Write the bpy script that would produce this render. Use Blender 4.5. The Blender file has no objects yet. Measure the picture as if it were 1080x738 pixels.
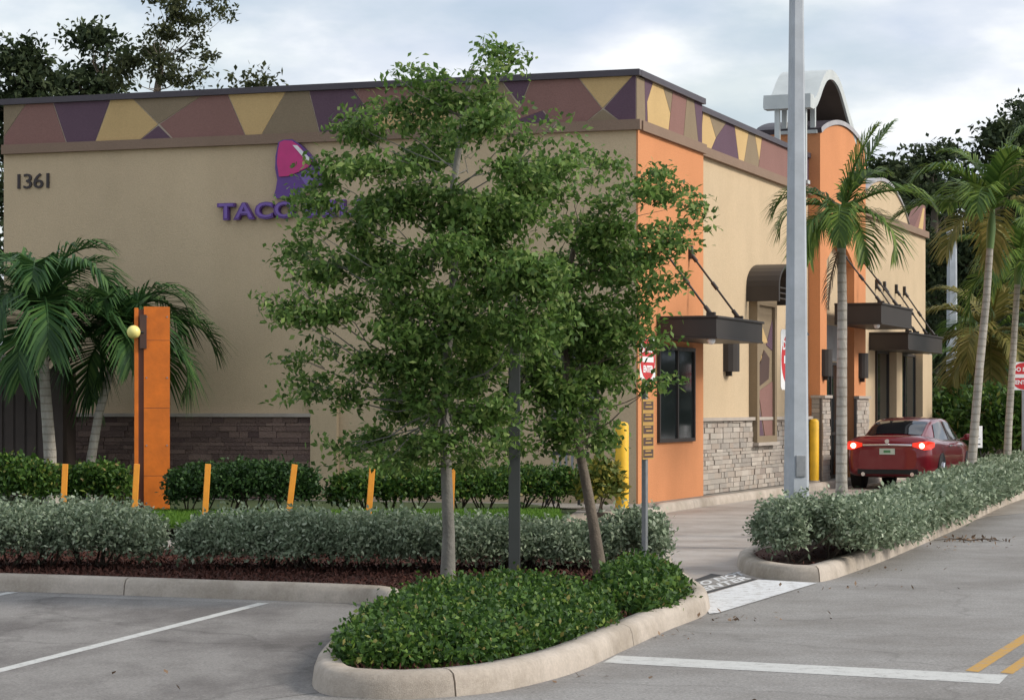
import bpy, math, random
import numpy as np
from mathutils import Vector, Matrix
random.seed(7); rng = np.random.default_rng(11)
C = bpy.context.scene.collection
PI = math.pi
F, EYE, HOR = 2450.0, 1.65, 430.0      # focal length in photo pixels, eye height, horizon row

# ---------------------------------------------------------------- survey helpers
def G(px, py, z=0.0):                   # point of the horizontal plane z seen at a photo pixel
    Y = F*(EYE-z)/(py-HOR)
    return ((px-540)*Y/F, Y)
def AT(px, Y): return (px-540)*Y/F
def ZAT(py, Y): return EYE+(HOR-py)*Y/F

# ---------------------------------------------------------------- materials
def mk(name):
    m = bpy.data.materials.new(name); m.use_nodes = True
    nt = m.node_tree; nt.nodes.clear()
    out = nt.nodes.new('ShaderNodeOutputMaterial'); b = nt.nodes.new('ShaderNodeBsdfPrincipled')
    nt.links.new(b.outputs[0], out.inputs[0])
    return m, nt, b, out
def noise(nt, scale, detail=4, rough=.6, coord='Object', stretch=None):
    tc = nt.nodes.new('ShaderNodeTexCoord'); n = nt.nodes.new('ShaderNodeTexNoise')
    n.inputs['Scale'].default_value = scale; n.inputs['Detail'].default_value = detail
    n.inputs['Roughness'].default_value = rough
    if stretch:
        mp = nt.nodes.new('ShaderNodeMapping'); mp.inputs['Scale'].default_value = stretch
        nt.links.new(tc.outputs[coord], mp.inputs[0]); nt.links.new(mp.outputs[0], n.inputs['Vector'])
    else: nt.links.new(tc.outputs[coord], n.inputs['Vector'])
    return n.outputs['Fac']
def ramp(nt, fac, stops):
    r = nt.nodes.new('ShaderNodeValToRGB'); el = r.color_ramp.elements
    while len(el) < len(stops): el.new(.5)
    for e, (p, c) in zip(el, stops): e.position = p; e.color = (*c, 1)
    nt.links.new(fac, r.inputs[0]); return r.outputs[0]
def mixc(nt, a, b, fac, mode='MIX'):
    m = nt.nodes.new('ShaderNodeMix'); m.data_type = 'RGBA'; m.blend_type = mode
    for sock, v in ((m.inputs[6], a), (m.inputs[7], b)):
        if isinstance(v, tuple): sock.default_value = (*v, 1)
        else: nt.links.new(v, sock)
    if isinstance(fac, float): m.inputs[0].default_value = fac
    else: nt.links.new(fac, m.inputs[0])
    return m.outputs[2]
def bump(nt, b, fac, strength, dist=.02):
    bp = nt.nodes.new('ShaderNodeBump'); bp.inputs['Strength'].default_value = strength
    bp.inputs['Distance'].default_value = dist
    nt.links.new(fac, bp.inputs['Height']); nt.links.new(bp.outputs[0], b.inputs['Normal'])
def sc(c, k): return tuple(min(1, x*k) for x in c)

def plain(name, col, rough=.6, metal=0, var=.12, scale=3, bmp=0, bscale=60, spec=.5):
    m, nt, b, _ = mk(name)
    f = noise(nt, scale, 6)
    nt.links.new(ramp(nt, f, [(.3, sc(col, 1-var)), (.7, sc(col, 1+var))]), b.inputs['Base Color'])
    b.inputs['Roughness'].default_value = rough; b.inputs['Metallic'].default_value = metal
    b.inputs['Specular IOR Level'].default_value = spec
    if bmp: bump(nt, b, noise(nt, bscale, 3), bmp)
    return m
def stucco(name, col):
    m, nt, b, _ = mk(name)
    big = ramp(nt, noise(nt, .6, 5), [(.3, sc(col, .92)), (.7, sc(col, 1.05))])
    st = ramp(nt, noise(nt, 1.0, 5, .65, stretch=(1.3, 1.3, .16)), [(.40, (.86, .85, .83)), (.62, (1, 1, 1))])
    fine = ramp(nt, noise(nt, 35, 4), [(.3, (.9, .9, .9)), (.7, (1.0, 1.0, 1.0))])
    c = mixc(nt, mixc(nt, big, st, .3, 'MULTIPLY'), fine, 1.0, 'MULTIPLY')
    nt.links.new(c, b.inputs['Base Color']); b.inputs['Roughness'].default_value = .92
    b.inputs['Specular IOR Level'].default_value = .2
    bump(nt, b, noise(nt, 55, 4), .5, .02)
    return m
def island_mat(name, stops, rough=.6, transl=0.0, bmp=0, spec=.3):
    m, nt, b, out = mk(name)
    g = nt.nodes.new('ShaderNodeNewGeometry')
    c = ramp(nt, g.outputs['Random Per Island'], stops)
    nt.links.new(c, b.inputs['Base Color']); b.inputs['Roughness'].default_value = rough
    b.inputs['Specular IOR Level'].default_value = spec
    if transl:
        t = nt.nodes.new('ShaderNodeBsdfTranslucent'); nt.links.new(c, t.inputs[0])
        mx = nt.nodes.new('ShaderNodeMixShader'); mx.inputs[0].default_value = transl
        nt.links.new(b.outputs[0], mx.inputs[1]); nt.links.new(t.outputs[0], mx.inputs[2]); nt.links.new(mx.outputs[0], out.inputs[0])
    if bmp: bump(nt, b, noise(nt, 30, 4), bmp, .03)
    return m
def paving(name, col, speck=.25, stain=(.6, .58, .56), stains=.6, bscale=120, crack=0.0, stscale=.35, stretch=None, rough=.85, coarse=True):
    m, nt, b, _ = mk(name)
    base = ramp(nt, noise(nt, 45, 5, .8), [(.3, sc(col, 1-speck)), (.7, sc(col, 1+speck))])
    if coarse:
        base = mixc(nt, base, ramp(nt, noise(nt, 9, 4, .7), [(.3, (.86, .86, .86)), (.7, (1, 1, 1))]), 1.0, 'MULTIPLY')
    s1 = ramp(nt, noise(nt, stscale, 7, .65, stretch=stretch), [(.38, stain), (.58, (1, 1, 1))])
    c = mixc(nt, base, s1, stains, 'MULTIPLY')
    s2 = ramp(nt, noise(nt, 1.7, 5, .7), [(.66, (1, 1, 1)), (.75, (.62, .6, .58))])
    c = mixc(nt, c, s2, .55, 'MULTIPLY')
    if crack:
        tc = nt.nodes.new('ShaderNodeTexCoord'); v = nt.nodes.new('ShaderNodeTexVoronoi'); v.feature = 'DISTANCE_TO_EDGE'
        v.inputs['Scale'].default_value = .28
        nz = nt.nodes.new('ShaderNodeTexNoise'); nz.inputs['Scale'].default_value = 1.2; nt.links.new(tc.outputs['Object'], nz.inputs['Vector'])
        a = nt.nodes.new('ShaderNodeVectorMath'); a.operation = 'MULTIPLY_ADD'; a.inputs[1].default_value = (.8, .8, .8)
        nt.links.new(nz.outputs['Color'], a.inputs[0]); nt.links.new(tc.outputs['Object'], a.inputs[2]); nt.links.new(a.outputs[0], v.inputs['Vector'])
        cr = ramp(nt, v.outputs['Distance'], [(.0, (.35, .34, .33)), (.010, (1, 1, 1))])
        c = mixc(nt, c, cr, crack, 'MULTIPLY')
    nt.links.new(c, b.inputs['Base Color']); b.inputs['Roughness'].default_value = rough
    b.inputs['Specular IOR Level'].default_value = .3
    bump(nt, b, noise(nt, bscale, 3, .8), .55, .012)
    return m
def paint(name, col, under, wear=.5):
    m, nt, b, _ = mk(name)
    f = noise(nt, 9, 8, .85)
    c = ramp(nt, f, [(wear-.09, under), (wear, sc(col, .88)), (.75, col)])
    f2 = ramp(nt, noise(nt, 70, 3), [(.3, (.85, .85, .85)), (.7, (1, 1, 1))])
    nt.links.new(mixc(nt, c, f2, 1.0, 'MULTIPLY'), b.inputs['Base Color']); b.inputs['Roughness'].default_value = .8
    return m
def glass(name, col=(.015, .02, .022), rough=.06):
    m, nt, b, _ = mk(name)
    b.inputs['Base Color'].default_value = (*col, 1); b.inputs['Roughness'].default_value = rough
    b.inputs['Specular IOR Level'].default_value = .7
    bump(nt, b, noise(nt, .8, 2), .05, .05)
    return m
def emit(name, col, s):
    m, nt, b, _ = mk(name)
    b.inputs['Base Color'].default_value = (*col, 1); b.inputs['Emission Color'].default_value = (*col, 1)
    b.inputs['Emission Strength'].default_value = s; b.inputs['Roughness'].default_value = .2
    return m

M = {}
M['cream'] = stucco('cream_stucco', (.60, .468, .308))
M['orange'] = stucco('orange_stucco', (.66, .285, .13))
M['trim'] = stucco('brown_moulding', (.27, .19, .14))
M['coping'] = plain('dark_coping', (.055, .045, .055), .5)
M['greycap'] = plain('grey_coping', (.36, .35, .36), .6)
M['p_rose'] = stucco('rose_panel', (.27, .15, .13))
M['p_purple'] = stucco('purple_panel', (.135, .085, .115))
M['p_yellow'] = stucco('straw_panel', (.60, .42, .20))
M['p_olive'] = stucco('olive_panel', (.27, .21, .14))
M['joint'] = plain('pale_joint', (.42, .35, .27), .8)
M['stone'] = island_mat('ledger_stone', [(0, (.30, .27, .24)), (.3, (.42, .38, .33)), (.55, (.36, .30, .25)), (.8, (.5, .45, .39)), (1, (.27, .22, .19))], .9, bmp=.7)
M['stone_brown'] = island_mat('brown_ledger_stone', [(0, (.12, .08, .07)), (.4, (.18, .12, .10)), (.7, (.24, .165, .135)), (1, (.10, .065, .06))], .9, bmp=.7)
M['mortar'] = plain('mortar', (.12, .10, .09), .95)
M['stonecap'] = plain('stone_cap', (.40, .35, .30), .85, bmp=.3)
M['bronze'] = plain('bronze_steel', (.035, .028, .024), .45, spec=.4)
M['glass'] = glass('dark_glass')
M['roofgrey'] = plain('roof_membrane', (.3, .3, .3), .9)
M['white_metal'] = plain('white_metal', (.50, .53, .52), .5, var=.08)
M['soffit'] = plain('shaded_brown_soffit', (.10, .075, .06), .8)  # dark brown carries the shadow under the white wave canopy
M['sign_purple'] = plain('sign_purple', (.10, .03, .22), .3)
M['sign_lilac'] = plain('sign_purple_light', (.17, .09, .36), .3)
M['sign_pink'] = plain('sign_magenta', (.52, .02, .17), .3)
M['sign_white'] = plain('sign_white', (.75, .74, .75), .4)
M['black'] = plain('black_metal', (.02, .02, .02), .5)
M['number'] = plain('number_brown', (.03, .02, .02), .5)
M['yellow'] = plain('yellow_paint', (.80, .46, .02), .45, var=.14, scale=4, bmp=.15)
M['pylon'] = plain('orange_panel', (.64, .155, .008), .5, var=.16, scale=5, bmp=.1, bscale=20)
M['pylon_brown'] = plain('brown_slot', (.12, .04, .02), .5)
M['ball'] = plain('yellow_ball', (.85, .75, .25), .35, var=.03)
M['post_or'] = plain('orange_post', (.85, .33, .03), .5, var=.15, scale=8)
M['pole'] = plain('pale_concrete_pole', (.40, .43, .46), .65, var=.16, scale=2.6, bmp=.12, bscale=90)
M['steel'] = plain('galvanised_steel', (.28, .29, .30), .45, .6, var=.15, scale=14)
M['darkpost'] = plain('dark_green_post', (.045, .05, .045), .5)
M['red'] = plain('sign_red', (.55, .02, .025), .4, var=.05)
M['white'] = plain('sign_face_white', (.78, .78, .78), .4, var=.04)
M['mustard'] = plain('sign_mustard', (.42, .25, .06), .5)
M['brown'] = plain('sign_brown', (.07, .035, .025), .5)
M['asphalt'] = paving('asphalt', (.31, .297, .28), .5, (.68, .66, .64), .8, crack=.28, stscale=.6)
M['parking'] = paving('worn_asphalt', (.26, .245, .228), .42, (.52, .5, .5), .9, crack=.35, stscale=.8, stretch=(1.2, .55, 1))
M['concrete'] = paving('drive_concrete', (.43, .39, .35), .14, (.62, .58, .55), .8, crack=.0, stscale=.9, coarse=False, rough=.5)
M['kerb'] = paving('kerb_concrete', (.52, .455, .385), .14, (.62, .6, .56), .8, stscale=1.1, rough=.9)
M['walk'] = paving('walk_concrete', (.36, .33, .29), .12, (.6, .58, .55), .7)
M['mulch'] = island_mat('mulch_chips', [(0, (.05, .022, .016)), (.5, (.10, .038, .027)), (1, (.05, .024, .018))], .95)
M['soil'] = plain('mulch_soil', (.085, .037, .026), .95, var=.4, scale=25, bmp=1, bscale=70)
M['lawn'] = plain('lawn_soil', (.05, .075, .02), .95, var=.3, scale=6, bmp=.8)
M['line'] = paint('white_line_paint', (.60, .60, .57), (.33, .32, .30), .47)
M['yline'] = paint('yellow_line_paint', (.55, .31, .06), (.30, .27, .24), .49)
M['bandwhite'] = paint('white_band_paint', (.76, .77, .77), (.42, .40, .38), .49)
M['blackpaint'] = paint('black_band_paint', (.035, .035, .035), (.2, .18, .16), .36)
def leaf(name, stops, t=.3, rough=.55): return island_mat(name, stops, rough, t)
M['leaf_tree'] = leaf('tree_leaf', [(0, (.055, .10, .025)), (.4, (.10, .19, .04)), (.75, (.165, .27, .06)), (1, (.30, .38, .12))], .42)
M['leaf_silver'] = leaf('silver_leaf', [(0, (.11, .15, .085)), (.4, (.21, .27, .17)), (.8, (.30, .36, .24)), (1, (.46, .51, .38))], .2, .7)
M['leaf_shrub'] = leaf('shrub_leaf', [(0, (.02, .055, .012)), (.5, (.05, .11, .018)), (.88, (.10, .19, .03)), (.96, (.20, .28, .05)), (1, (.26, .19, .07))], .25)
M['leaf_hedge'] = leaf('hedge_leaf', [(0, (.018, .045, .014)), (.6, (.032, .075, .018)), (1, (.065, .13, .03))], .2)
M['leaf_croton'] = leaf('croton_leaf', [(0, (.06, .10, .02)), (.6, (.14, .17, .03)), (1, (.35, .28, .05))], .25)
M['leaf_bg'] = leaf('far_leaf', [(0, (.022, .036, .016)), (.6, (.038, .058, .022)), (1, (.065, .085, .034))], .2, .8)
M['leaf_bg2'] = leaf('far_olive_leaf', [(0, (.035, .045, .018)), (.6, (.06, .07, .026)), (1, (.09, .10, .04))], .3, .8)
M['palm'] = leaf('palm_leaf', [(0, (.05, .10, .02)), (.6, (.11, .19, .035)), (1, (.22, .30, .06))], .35, .45)
M['palm_dk'] = leaf('dark_palm_leaf', [(0, (.025, .07, .022)), (.6, (.05, .12, .035)), (1, (.10, .19, .05))], .3, .45)
M['palm_old'] = leaf('yellow_palm_leaf', [(0, (.12, .12, .03)), (.6, (.22, .2, .05)), (1, (.3, .24, .08))], .35, .6)
M['palm_dead'] = island_mat('dry_palm_leaf', [(0, (.16, .10, .06)), (1, (.3, .21, .14))], .9)
M['grass'] = leaf('grass_blade', [(0, (.06, .14, .015)), (.6, (.10, .22, .02)), (1, (.18, .30, .04))], .3)
M['shaft'] = plain('palm_crownshaft', (.12, .20, .06), .5)
M['stem'] = plain('stem_bark', (.10, .075, .055), .9, var=.3, scale=12, bmp=.6)
M['dumpster'] = plain('brown_gate', (.055, .04, .035), .7, var=.2)
M['rail'] = plain('pale_rail', (.45, .43, .40), .6)
M['carred'] = None
m, nt, b, _ = mk('metallic_red_paint'); b.inputs['Base Color'].default_value = (.185, .004, .013, 1); b.inputs['Metallic'].default_value = .35
b.inputs['Roughness'].default_value = .32; b.inputs['Coat Weight'].default_value = 1; b.inputs['Coat Roughness'].default_value = .04; M['carred'] = m
M['chrome'] = plain('chrome', (.75, .75, .77), .15, 1, var=.02)
M['rubber'] = plain('rubber', (.015, .015, .015), .8)
M['alloy'] = plain('alloy', (.45, .45, .47), .3, .9)
M['tail'] = emit('lit_tail_lamp', (.75, .03, .012), .55)
M['tailhot'] = emit('lit_brake_bulb', (1.0, .45, .28), 4.5)
M['taildark'] = plain('red_lens', (.45, .015, .015), .15, var=.02)
M['plate'] = plain('plate_white', (.55, .62, .52), .5)
M['plategreen'] = plain('plate_green', (.08, .25, .10), .5)
M['carglass'] = glass('tinted_car_glass', (.008, .01, .013), .05)
def bark(name, col, ring=0):
    m, nt, b, _ = mk(name)
    c = ramp(nt, noise(nt, 7, 6, .7, stretch=(1, 1, .35)), [(.3, sc(col, .62)), (.55, col), (.75, sc(col, 1.35))])
    if ring:
        tc = nt.nodes.new('ShaderNodeTexCoord'); w = nt.nodes.new('ShaderNodeTexWave'); w.bands_direction = 'Z'
        w.inputs['Scale'].default_value = ring; w.inputs['Distortion'].default_value = 1.2
        nt.links.new(tc.outputs['Object'], w.inputs['Vector'])
        c = mixc(nt, c, ramp(nt, w.outputs['Fac'], [(.0, (.62, .6, .56)), (.22, (1, 1, 1))]), .8, 'MULTIPLY')
    nt.links.new(c, b.inputs['Base Color']); b.inputs['Roughness'].default_value = .9
    bump(nt, b, noise(nt, 30, 4), .6, .02)
    return m
M['bark'] = bark('pale_bark', (.20, .19, .165))
M['bark_dk'] = bark('brown_bark', (.15, .12, .09))
M['palmbark'] = bark('ringed_palm_bark', (.40, .37, .32), 2.6)

# ---------------------------------------------------------------- object helpers
def empty(name, loc=(0, 0, 0), rz=0.0):
    o = bpy.data.objects.new(name, None); C.objects.link(o); o.empty_display_size = .3
    o.location = loc; o.rotation_euler = (0, 0, rz); return o
def tag(o, label, cat, group=None):
    o['label'] = label; o['category'] = cat
    if group: o['group'] = group
    return o
def struct(o, kind='structure', label=None, cat=None):
    o['kind'] = kind
    if label: o['label'] = label
    if cat: o['category'] = cat
    return o

class MB:
    def __init__(s): s.v = []; s.f = []; s.m = []; s.mats = []; s.sm = []
    def mi(s, mat):
        if mat not in s.mats: s.mats.append(mat)
        return s.mats.index(mat)
    def add(s, vs, fs, mat, smooth=False):
        n = len(s.v); s.v += [tuple(p) for p in vs]; k = s.mi(mat)
        for f in fs: s.f.append([i+n for i in f]); s.m.append(k); s.sm.append(smooth)
    def box(s, x0, x1, y0, y1, z0, z1, mat, mtx=None):
        vs = [Vector((x, y, z)) for z in (z0, z1) for x, y in ((x0, y0), (x1, y0), (x1, y1), (x0, y1))]
        if mtx is not None: vs = [mtx @ p for p in vs]
        s.add(vs, [(3, 2, 1, 0), (4, 5, 6, 7), (0, 1, 5, 4), (1, 2, 6, 5), (2, 3, 7, 6), (3, 0, 4, 7)], mat)
    def prism(s, poly, fr, d0, d1, mat, sidemat=None):   # poly in the (ex, ey) plane of a frame, pushed out from d0 to d1
        o, ex, ey, n = fr
        a = [o+ex*p[0]+ey*p[1]+n*d0 for p in poly]; b_ = [o+ex*p[0]+ey*p[1]+n*d1 for p in poly]
        k = len(poly)
        area = sum(poly[i][0]*poly[(i+1) % k][1]-poly[(i+1) % k][0]*poly[i][1] for i in range(k))
        if area < 0: a.reverse(); b_.reverse()
        s.add(a+b_, [tuple(range(k, 2*k))], mat)
        s.add(a+b_, [tuple(range(k-1, -1, -1))]+[(i, (i+1) % k, (i+1) % k+k, i+k) for i in range(k)], sidemat or mat)
    def tube(s, pts, rad, mat, n=10, caps=True, sq=None):
        pts = [Vector(p) for p in pts]
        if not isinstance(rad, (list, tuple)): rad = [rad]*len(pts)
        rings = []; ref = None
        for i, p in enumerate(pts):
            d = (pts[min(i+1, len(pts)-1)]-pts[max(i-1, 0)]).normalized()
            if ref is None: ref = Vector((1, 0, 0)) if abs(d.x) < .8 else Vector((0, 1, 0))
            a = (ref-d*ref.dot(d)).normalized(); b_ = d.cross(a); ref = a
            rings.append([p+(a*math.cos(2*PI*j/n)+b_*math.sin(2*PI*j/n))*rad[i] for j in range(n)])
        vs = [q for r in rings for q in r]; fs = []
        for i in range(len(pts)-1):
            for j in range(n): fs.append((i*n+j, i*n+(j+1) % n, (i+1)*n+(j+1) % n, (i+1)*n+j))
        s.add(vs, fs, mat, True)
        if caps: s.add(rings[0], [tuple(range(n-1, -1, -1))], mat); s.add(rings[-1], [tuple(range(n))], mat)
    def sphere(s, c, r, mat, seg=16, rings=10, sx=1, sz=1):
        vs = []; fs = []
        for i in range(rings+1):
            t = PI*i/rings
            for j in range(seg):
                a = 2*PI*j/seg; vs.append((c[0]+r*sx*math.sin(t)*math.cos(a), c[1]+r*math.sin(t)*math.sin(a), c[2]+r*sz*math.cos(t)))
        for i in range(rings):
            for j in range(seg): fs.append((i*seg+j, (i+1)*seg+j, (i+1)*seg+(j+1) % seg, i*seg+(j+1) % seg))
        s.add(vs, fs, mat, True)
    def grid(s, rows, mat, smooth=True, flip=False):
        m_ = len(rows[0]); vs = [p for r in rows for p in r]; fs = []
        for i in range(len(rows)-1):
            for j in range(m_-1):
                q = (i*m_+j, i*m_+j+1, (i+1)*m_+j+1, (i+1)*m_+j); fs.append(q[::-1] if flip else q)
        s.add(vs, fs, mat, smooth)
    def build(s, name, parent=None, bevel=0.0):
        me = bpy.data.meshes.new(name); me.from_pydata(s.v, [], s.f)
        for m_ in s.mats: me.materials.append(m_)
        me.polygons.foreach_set('material_index', s.m); me.polygons.foreach_set('use_smooth', s.sm); me.update()
        o = bpy.data.objects.new(name, me); C.objects.link(o)
        if parent: o.parent = parent
        if bevel:
            bv = o.modifiers.new('bevel', 'BEVEL'); bv.width = bevel; bv.segments = 2; bv.limit_method = 'ANGLE'; bv.angle_limit = math.radians(50)
        return o
def frame(o, ex, ey=(0, 0, 1)):
    ex = Vector(ex).normalized(); ey = Vector(ey).normalized(); return (Vector(o), ex, ey, ex.cross(ey))
def np_mesh(name, V, quads_n, mat, parent=None):       # V: (n*4,3) one quad each
    me = bpy.data.meshes.new(name); n = quads_n
    me.vertices.add(len(V)); me.vertices.foreach_set('co', V.astype(np.float32).ravel())
    me.loops.add(n*4); me.loops.foreach_set('vertex_index', np.arange(n*4, dtype=np.int32))
    me.polygons.add(n); me.polygons.foreach_set('loop_start', np.arange(0, n*4, 4, dtype=np.int32))
    me.polygons.foreach_set('loop_total', np.full(n, 4, dtype=np.int32))
    me.materials.append(mat); me.update(calc_edges=True)
    o = bpy.data.objects.new(name, me); C.objects.link(o)
    if parent: o.parent = parent
    return o
def unit(a): return a/np.maximum(np.linalg.norm(a, axis=1, keepdims=True), 1e-9)
def leaves(P, L, W, up=.35, out=None):                # P (n,3) -> quad soup of pointed leaves
    n = len(P); a = rng.normal(size=(n, 3)); a[:, 2] += .1
    if out is not None: a += out*1.0
    a = unit(a); nn = rng.normal(size=(n, 3)); nn[:, 2] += up*3; b = unit(np.cross(a, nn))
    l = (L*rng.uniform(.6, 1.3, n))[:, None]; w = (W*rng.uniform(.7, 1.2, n))[:, None]
    drop = np.zeros((n, 3)); drop[:, 2] = -.12
    V = np.stack([P, P+a*l*.45+b*w*.5, P+a*l+drop*l, P+a*l*.45-b*w*.5], 1)
    return V.reshape(-1, 3)
def text_into(mb, txt, fr, x, y, size, d0, d1, mat, align='CENTER', sx=1.0, bold=0.0, shear=0):
    cu = bpy.data.curves.new('t', 'FONT'); cu.body = txt; cu.size = size; cu.align_x = align; cu.align_y = 'CENTER'
    cu.extrude = 0; cu.offset = bold; cu.resolution_u = 3; cu.fill_mode = 'FRONT'; cu.shear = shear
    cu.extrude = abs(d1-d0)/2
    o = bpy.data.objects.new('t', cu); C.objects.link(o)
    dg = bpy.context.evaluated_depsgraph_get(); dg.update()
    me = bpy.data.meshes.new_from_object(o.evaluated_get(dg))
    O, ex, ey, n = fr; mid = (d0+d1)/2
    vs = [O+ex*(x+v.co.x*sx)+ey*(y+v.co.y)+n*(mid+v.co.z) for v in me.vertices]
    mb.add(vs, [tuple(p.vertices) for p in me.polygons], mat)
    bpy.data.objects.remove(o); bpy.data.curves.remove(cu); bpy.data.meshes.remove(me)
def copy_thing(root, loc, rz=None, label=None):
    r = root.copy(); C.objects.link(r); r.location = loc
    if rz is not None: r.rotation_euler = (0, 0, rz)
    if label: r['label'] = label
    for ch in root.children:
        c = ch.copy(); C.objects.link(c); c.parent = r
        for g in ch.children:
            d = g.copy(); C.objects.link(d); d.parent = c
    return r

# ---------------------------------------------------------------- ground
def sheet(name, poly, z, mat):
    mb = MB(); mb.add([(x, y, z) for x, y in poly], [tuple(range(len(poly)))], mat)
    o = mb.build(name); return struct(o)
sheet('ground', [(-400, -60), (400, -60), (400, 700), (-400, 700)], -.012, M['lawn'])
sheet('road', [(-60, -20), (80, -20), (150, 220), (-8, 64), (-20, 40), (-60, 40)], 0, M['asphalt'])
sheet('parking_lot', [(-45, 8), (-1.9, 10.5), (-1.45, 13.1), G(352, 728), G(420, 640), G(-900, 600), ], .002, M['parking'])
sheet('drive_lane', [G(-900, 585), (-20.0, 36), G(300, 548), G(690, 540), G(1003, 497), (15.2, 56), (22, 82), (30, 82), (24, 60), G(1040, 545), G(880, 595), G(797, 612), G(738, 630.5), G(700, 630), G(560, 612), G(0, 605)], .004, M['concrete'])

def kerb(name, pts, h=.15, w=.17, closed=False, joint=3.0, z0=0.0, side=1):
    # rounded kerb swept along a polyline whose points are the outer foot of the face; side=+1 puts the stone left of travel
    P = [Vector((x, y)) for x, y in pts]
    if closed: P.append(P[0])
    # resample with Catmull-Rom
    Q = []
    for i in range(len(P)-1):
        if closed: p0, p3 = P[i-1 if i else len(P)-2], P[(i+2) if i+2 < len(P) else 1]
        else: p0, p3 = P[max(i-1, 0)], P[min(i+2, len(P)-1)]
        p1, p2 = P[i], P[i+1]; n = max(2, int((p2-p1).length/.2))
        for k in range(n):
            t = k/n
            m1 = (p2-p0)*.5*min(1, (p2-p1).length/max((p1-p0).length, .01)) if (p1-p0).length > 0 else (p2-p1)
            m2 = (p3-p1)*.5*min(1, (p2-p1).length/max((p3-p2).length, .01)) if (p3-p2).length > 0 else (p2-p1)
            Q.append(p1*(2*t**3-3*t**2+1)+m1*(t**3-2*t*t+t)+p2*(3*t*t-2*t**3)+m2*(t**3-t*t))
    Q.append(P[-1])
    prof = [(0, 0), (.012, h*.55), (.03, h*.86), (.07, h*.985), (w*.6, h), (w, h), (w, 0)]
    mb = MB(); seg = []; run = 0
    def flush(s):
        if len(s) < 2: return
        rows = []
        for q, nrm in s: rows.append([(q.x+nrm.x*a, q.y+nrm.y*a, z0+b) for a, b in prof])
        mb.grid(rows, M['kerb'], True, flip=side < 0)
        mb.add(rows[0], [tuple(range(len(prof)))], M['kerb']); mb.add(rows[-1], [tuple(range(len(prof)))], M['kerb'])
    for i, q in enumerate(Q):
        t = (Q[min(i+1, len(Q)-1)]-Q[max(i-1, 0)])
        if closed and i in (0, len(Q)-1): t = Q[1]-Q[-2]
        t.normalize(); nrm = Vector((-t.y, t.x))*side
        seg.append((q, nrm))
        if i: run += (q-Q[i-1]).length
        if run > joint and i < len(Q)-2:
            flush(seg); q2 = q+t*.012; seg = [(q2, nrm)]; run = 0
    flush(seg)
    o = mb.build(name); struct(o); return Q
def inset(Q, w, side=1):
    out = []
    for i, q in enumerate(Q):
        t = (Q[min(i+1, len(Q)-1)]-Q[max(i-1, 0)]).normalized(); out.append((q.x-t.y*side*w, q.y+t.x*side*w))
    return out

# planter between the parking bays and the drive, with its nose by the stop bar
bay = [G(-500, 612), G(0, 623), G(200, 630), G(385, 637), G(402, 645), G(385, 662), G(350, 690), G(331, 712), G(331, 726), G(352, 734), G(430, 737), G(520, 730), G(600, 711), G(655, 687), G(705, 664), G(738, 651), G(749, 642), G(744, 633), G(728, 621), G(712, 606), G(690, 594), G(400, 592), G(0, 588), G(-500, 584)]
Q1 = kerb('planter_kerb', bay)
sheet('planting_bed', inset(Q1, .15), .105, M['soil'])
# strip of planting between the drive and the road
right = [G(779, 593), G(778, 599), G(790, 607), G(825, 612.5), G(864, 613.5), G(892, 606), G(935, 590), G(1002, 561), G(1080, 526), (18.5, 66), (22.0, 76), (21.0, 76), (16.0, 62), G(1062, 513), G(1000, 531), G(930, 563), G(860, 583), G(800, 586)]
Q2 = kerb('strip_kerb', right, closed=True)
sheet('strip_bed', inset(Q2[:-1], .15), .105, M['soil'])

# ---------------------------------------------------------------- restaurant frame
Cx, Cy = 1.946, 36.4
a1 = math.atan2(.9355, .3532); D1 = Vector((math.cos(a1), math.sin(a1))); N1 = Vector((-D1.y, D1.x))
SK = (-.0388, .9992)
def uR(px, w=0.0):
    X0 = Cx+w*N1.x; Y0 = Cy+w*N1.y; k = px-540
    return (k*Y0-F*X0)/(F*D1.x-k*D1.y)
def zR(px, py, w=0.0):
    u = uR(px, w); return EYE+(HOR-py)*(Cy+w*N1.y+u*D1.y)/F
def vL(px):
    dx = SK[0]*D1.x+SK[1]*N1.x; dy = SK[0]*D1.y+SK[1]*N1.y; k = px-540
    return (k*Cy-F*Cx)/(F*dx-k*dy)
def zL(px, py):
    v = vL(px); return EYE+(HOR-py)*(Cy+v*(SK[0]*D1.y+SK[1]*N1.y))/F
def WB(u, w): return (Cx+u*D1.x+w*N1.x, Cy+u*D1.y+w*N1.y)

# kerb and walk round the restaurant
L, LW = uR(976, .1), vL(4)
bk = [(-22, 37.5), G(-300, 560), G(0, 560), G(300, 562), G(481, 560), G(600, 553), G(655, 550), WB(-1.0, -.75), WB(.4, -.40), WB(3, -.35), WB(12, -.40), WB(18, -.45), WB(L+.5, -.5), WB(L+.9, .3), WB(L+.9, 6)]
Q3 = kerb('restaurant_kerb', bk)
sheet('pavement', inset(Q3, .15)+[WB(L+.9, 13), (-22, 46)], .145, M['walk'])
sheet('lawn', [(-21.8, 38), G(-300, 557, .15), G(0, 556, .15), G(300, 558, .15), G(470, 556, .15), G(592, 549, .15), G(610, 537, .15), (.2, 36.4), (-10, 40), (-21.8, 41)], .15, M['lawn'])

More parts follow.
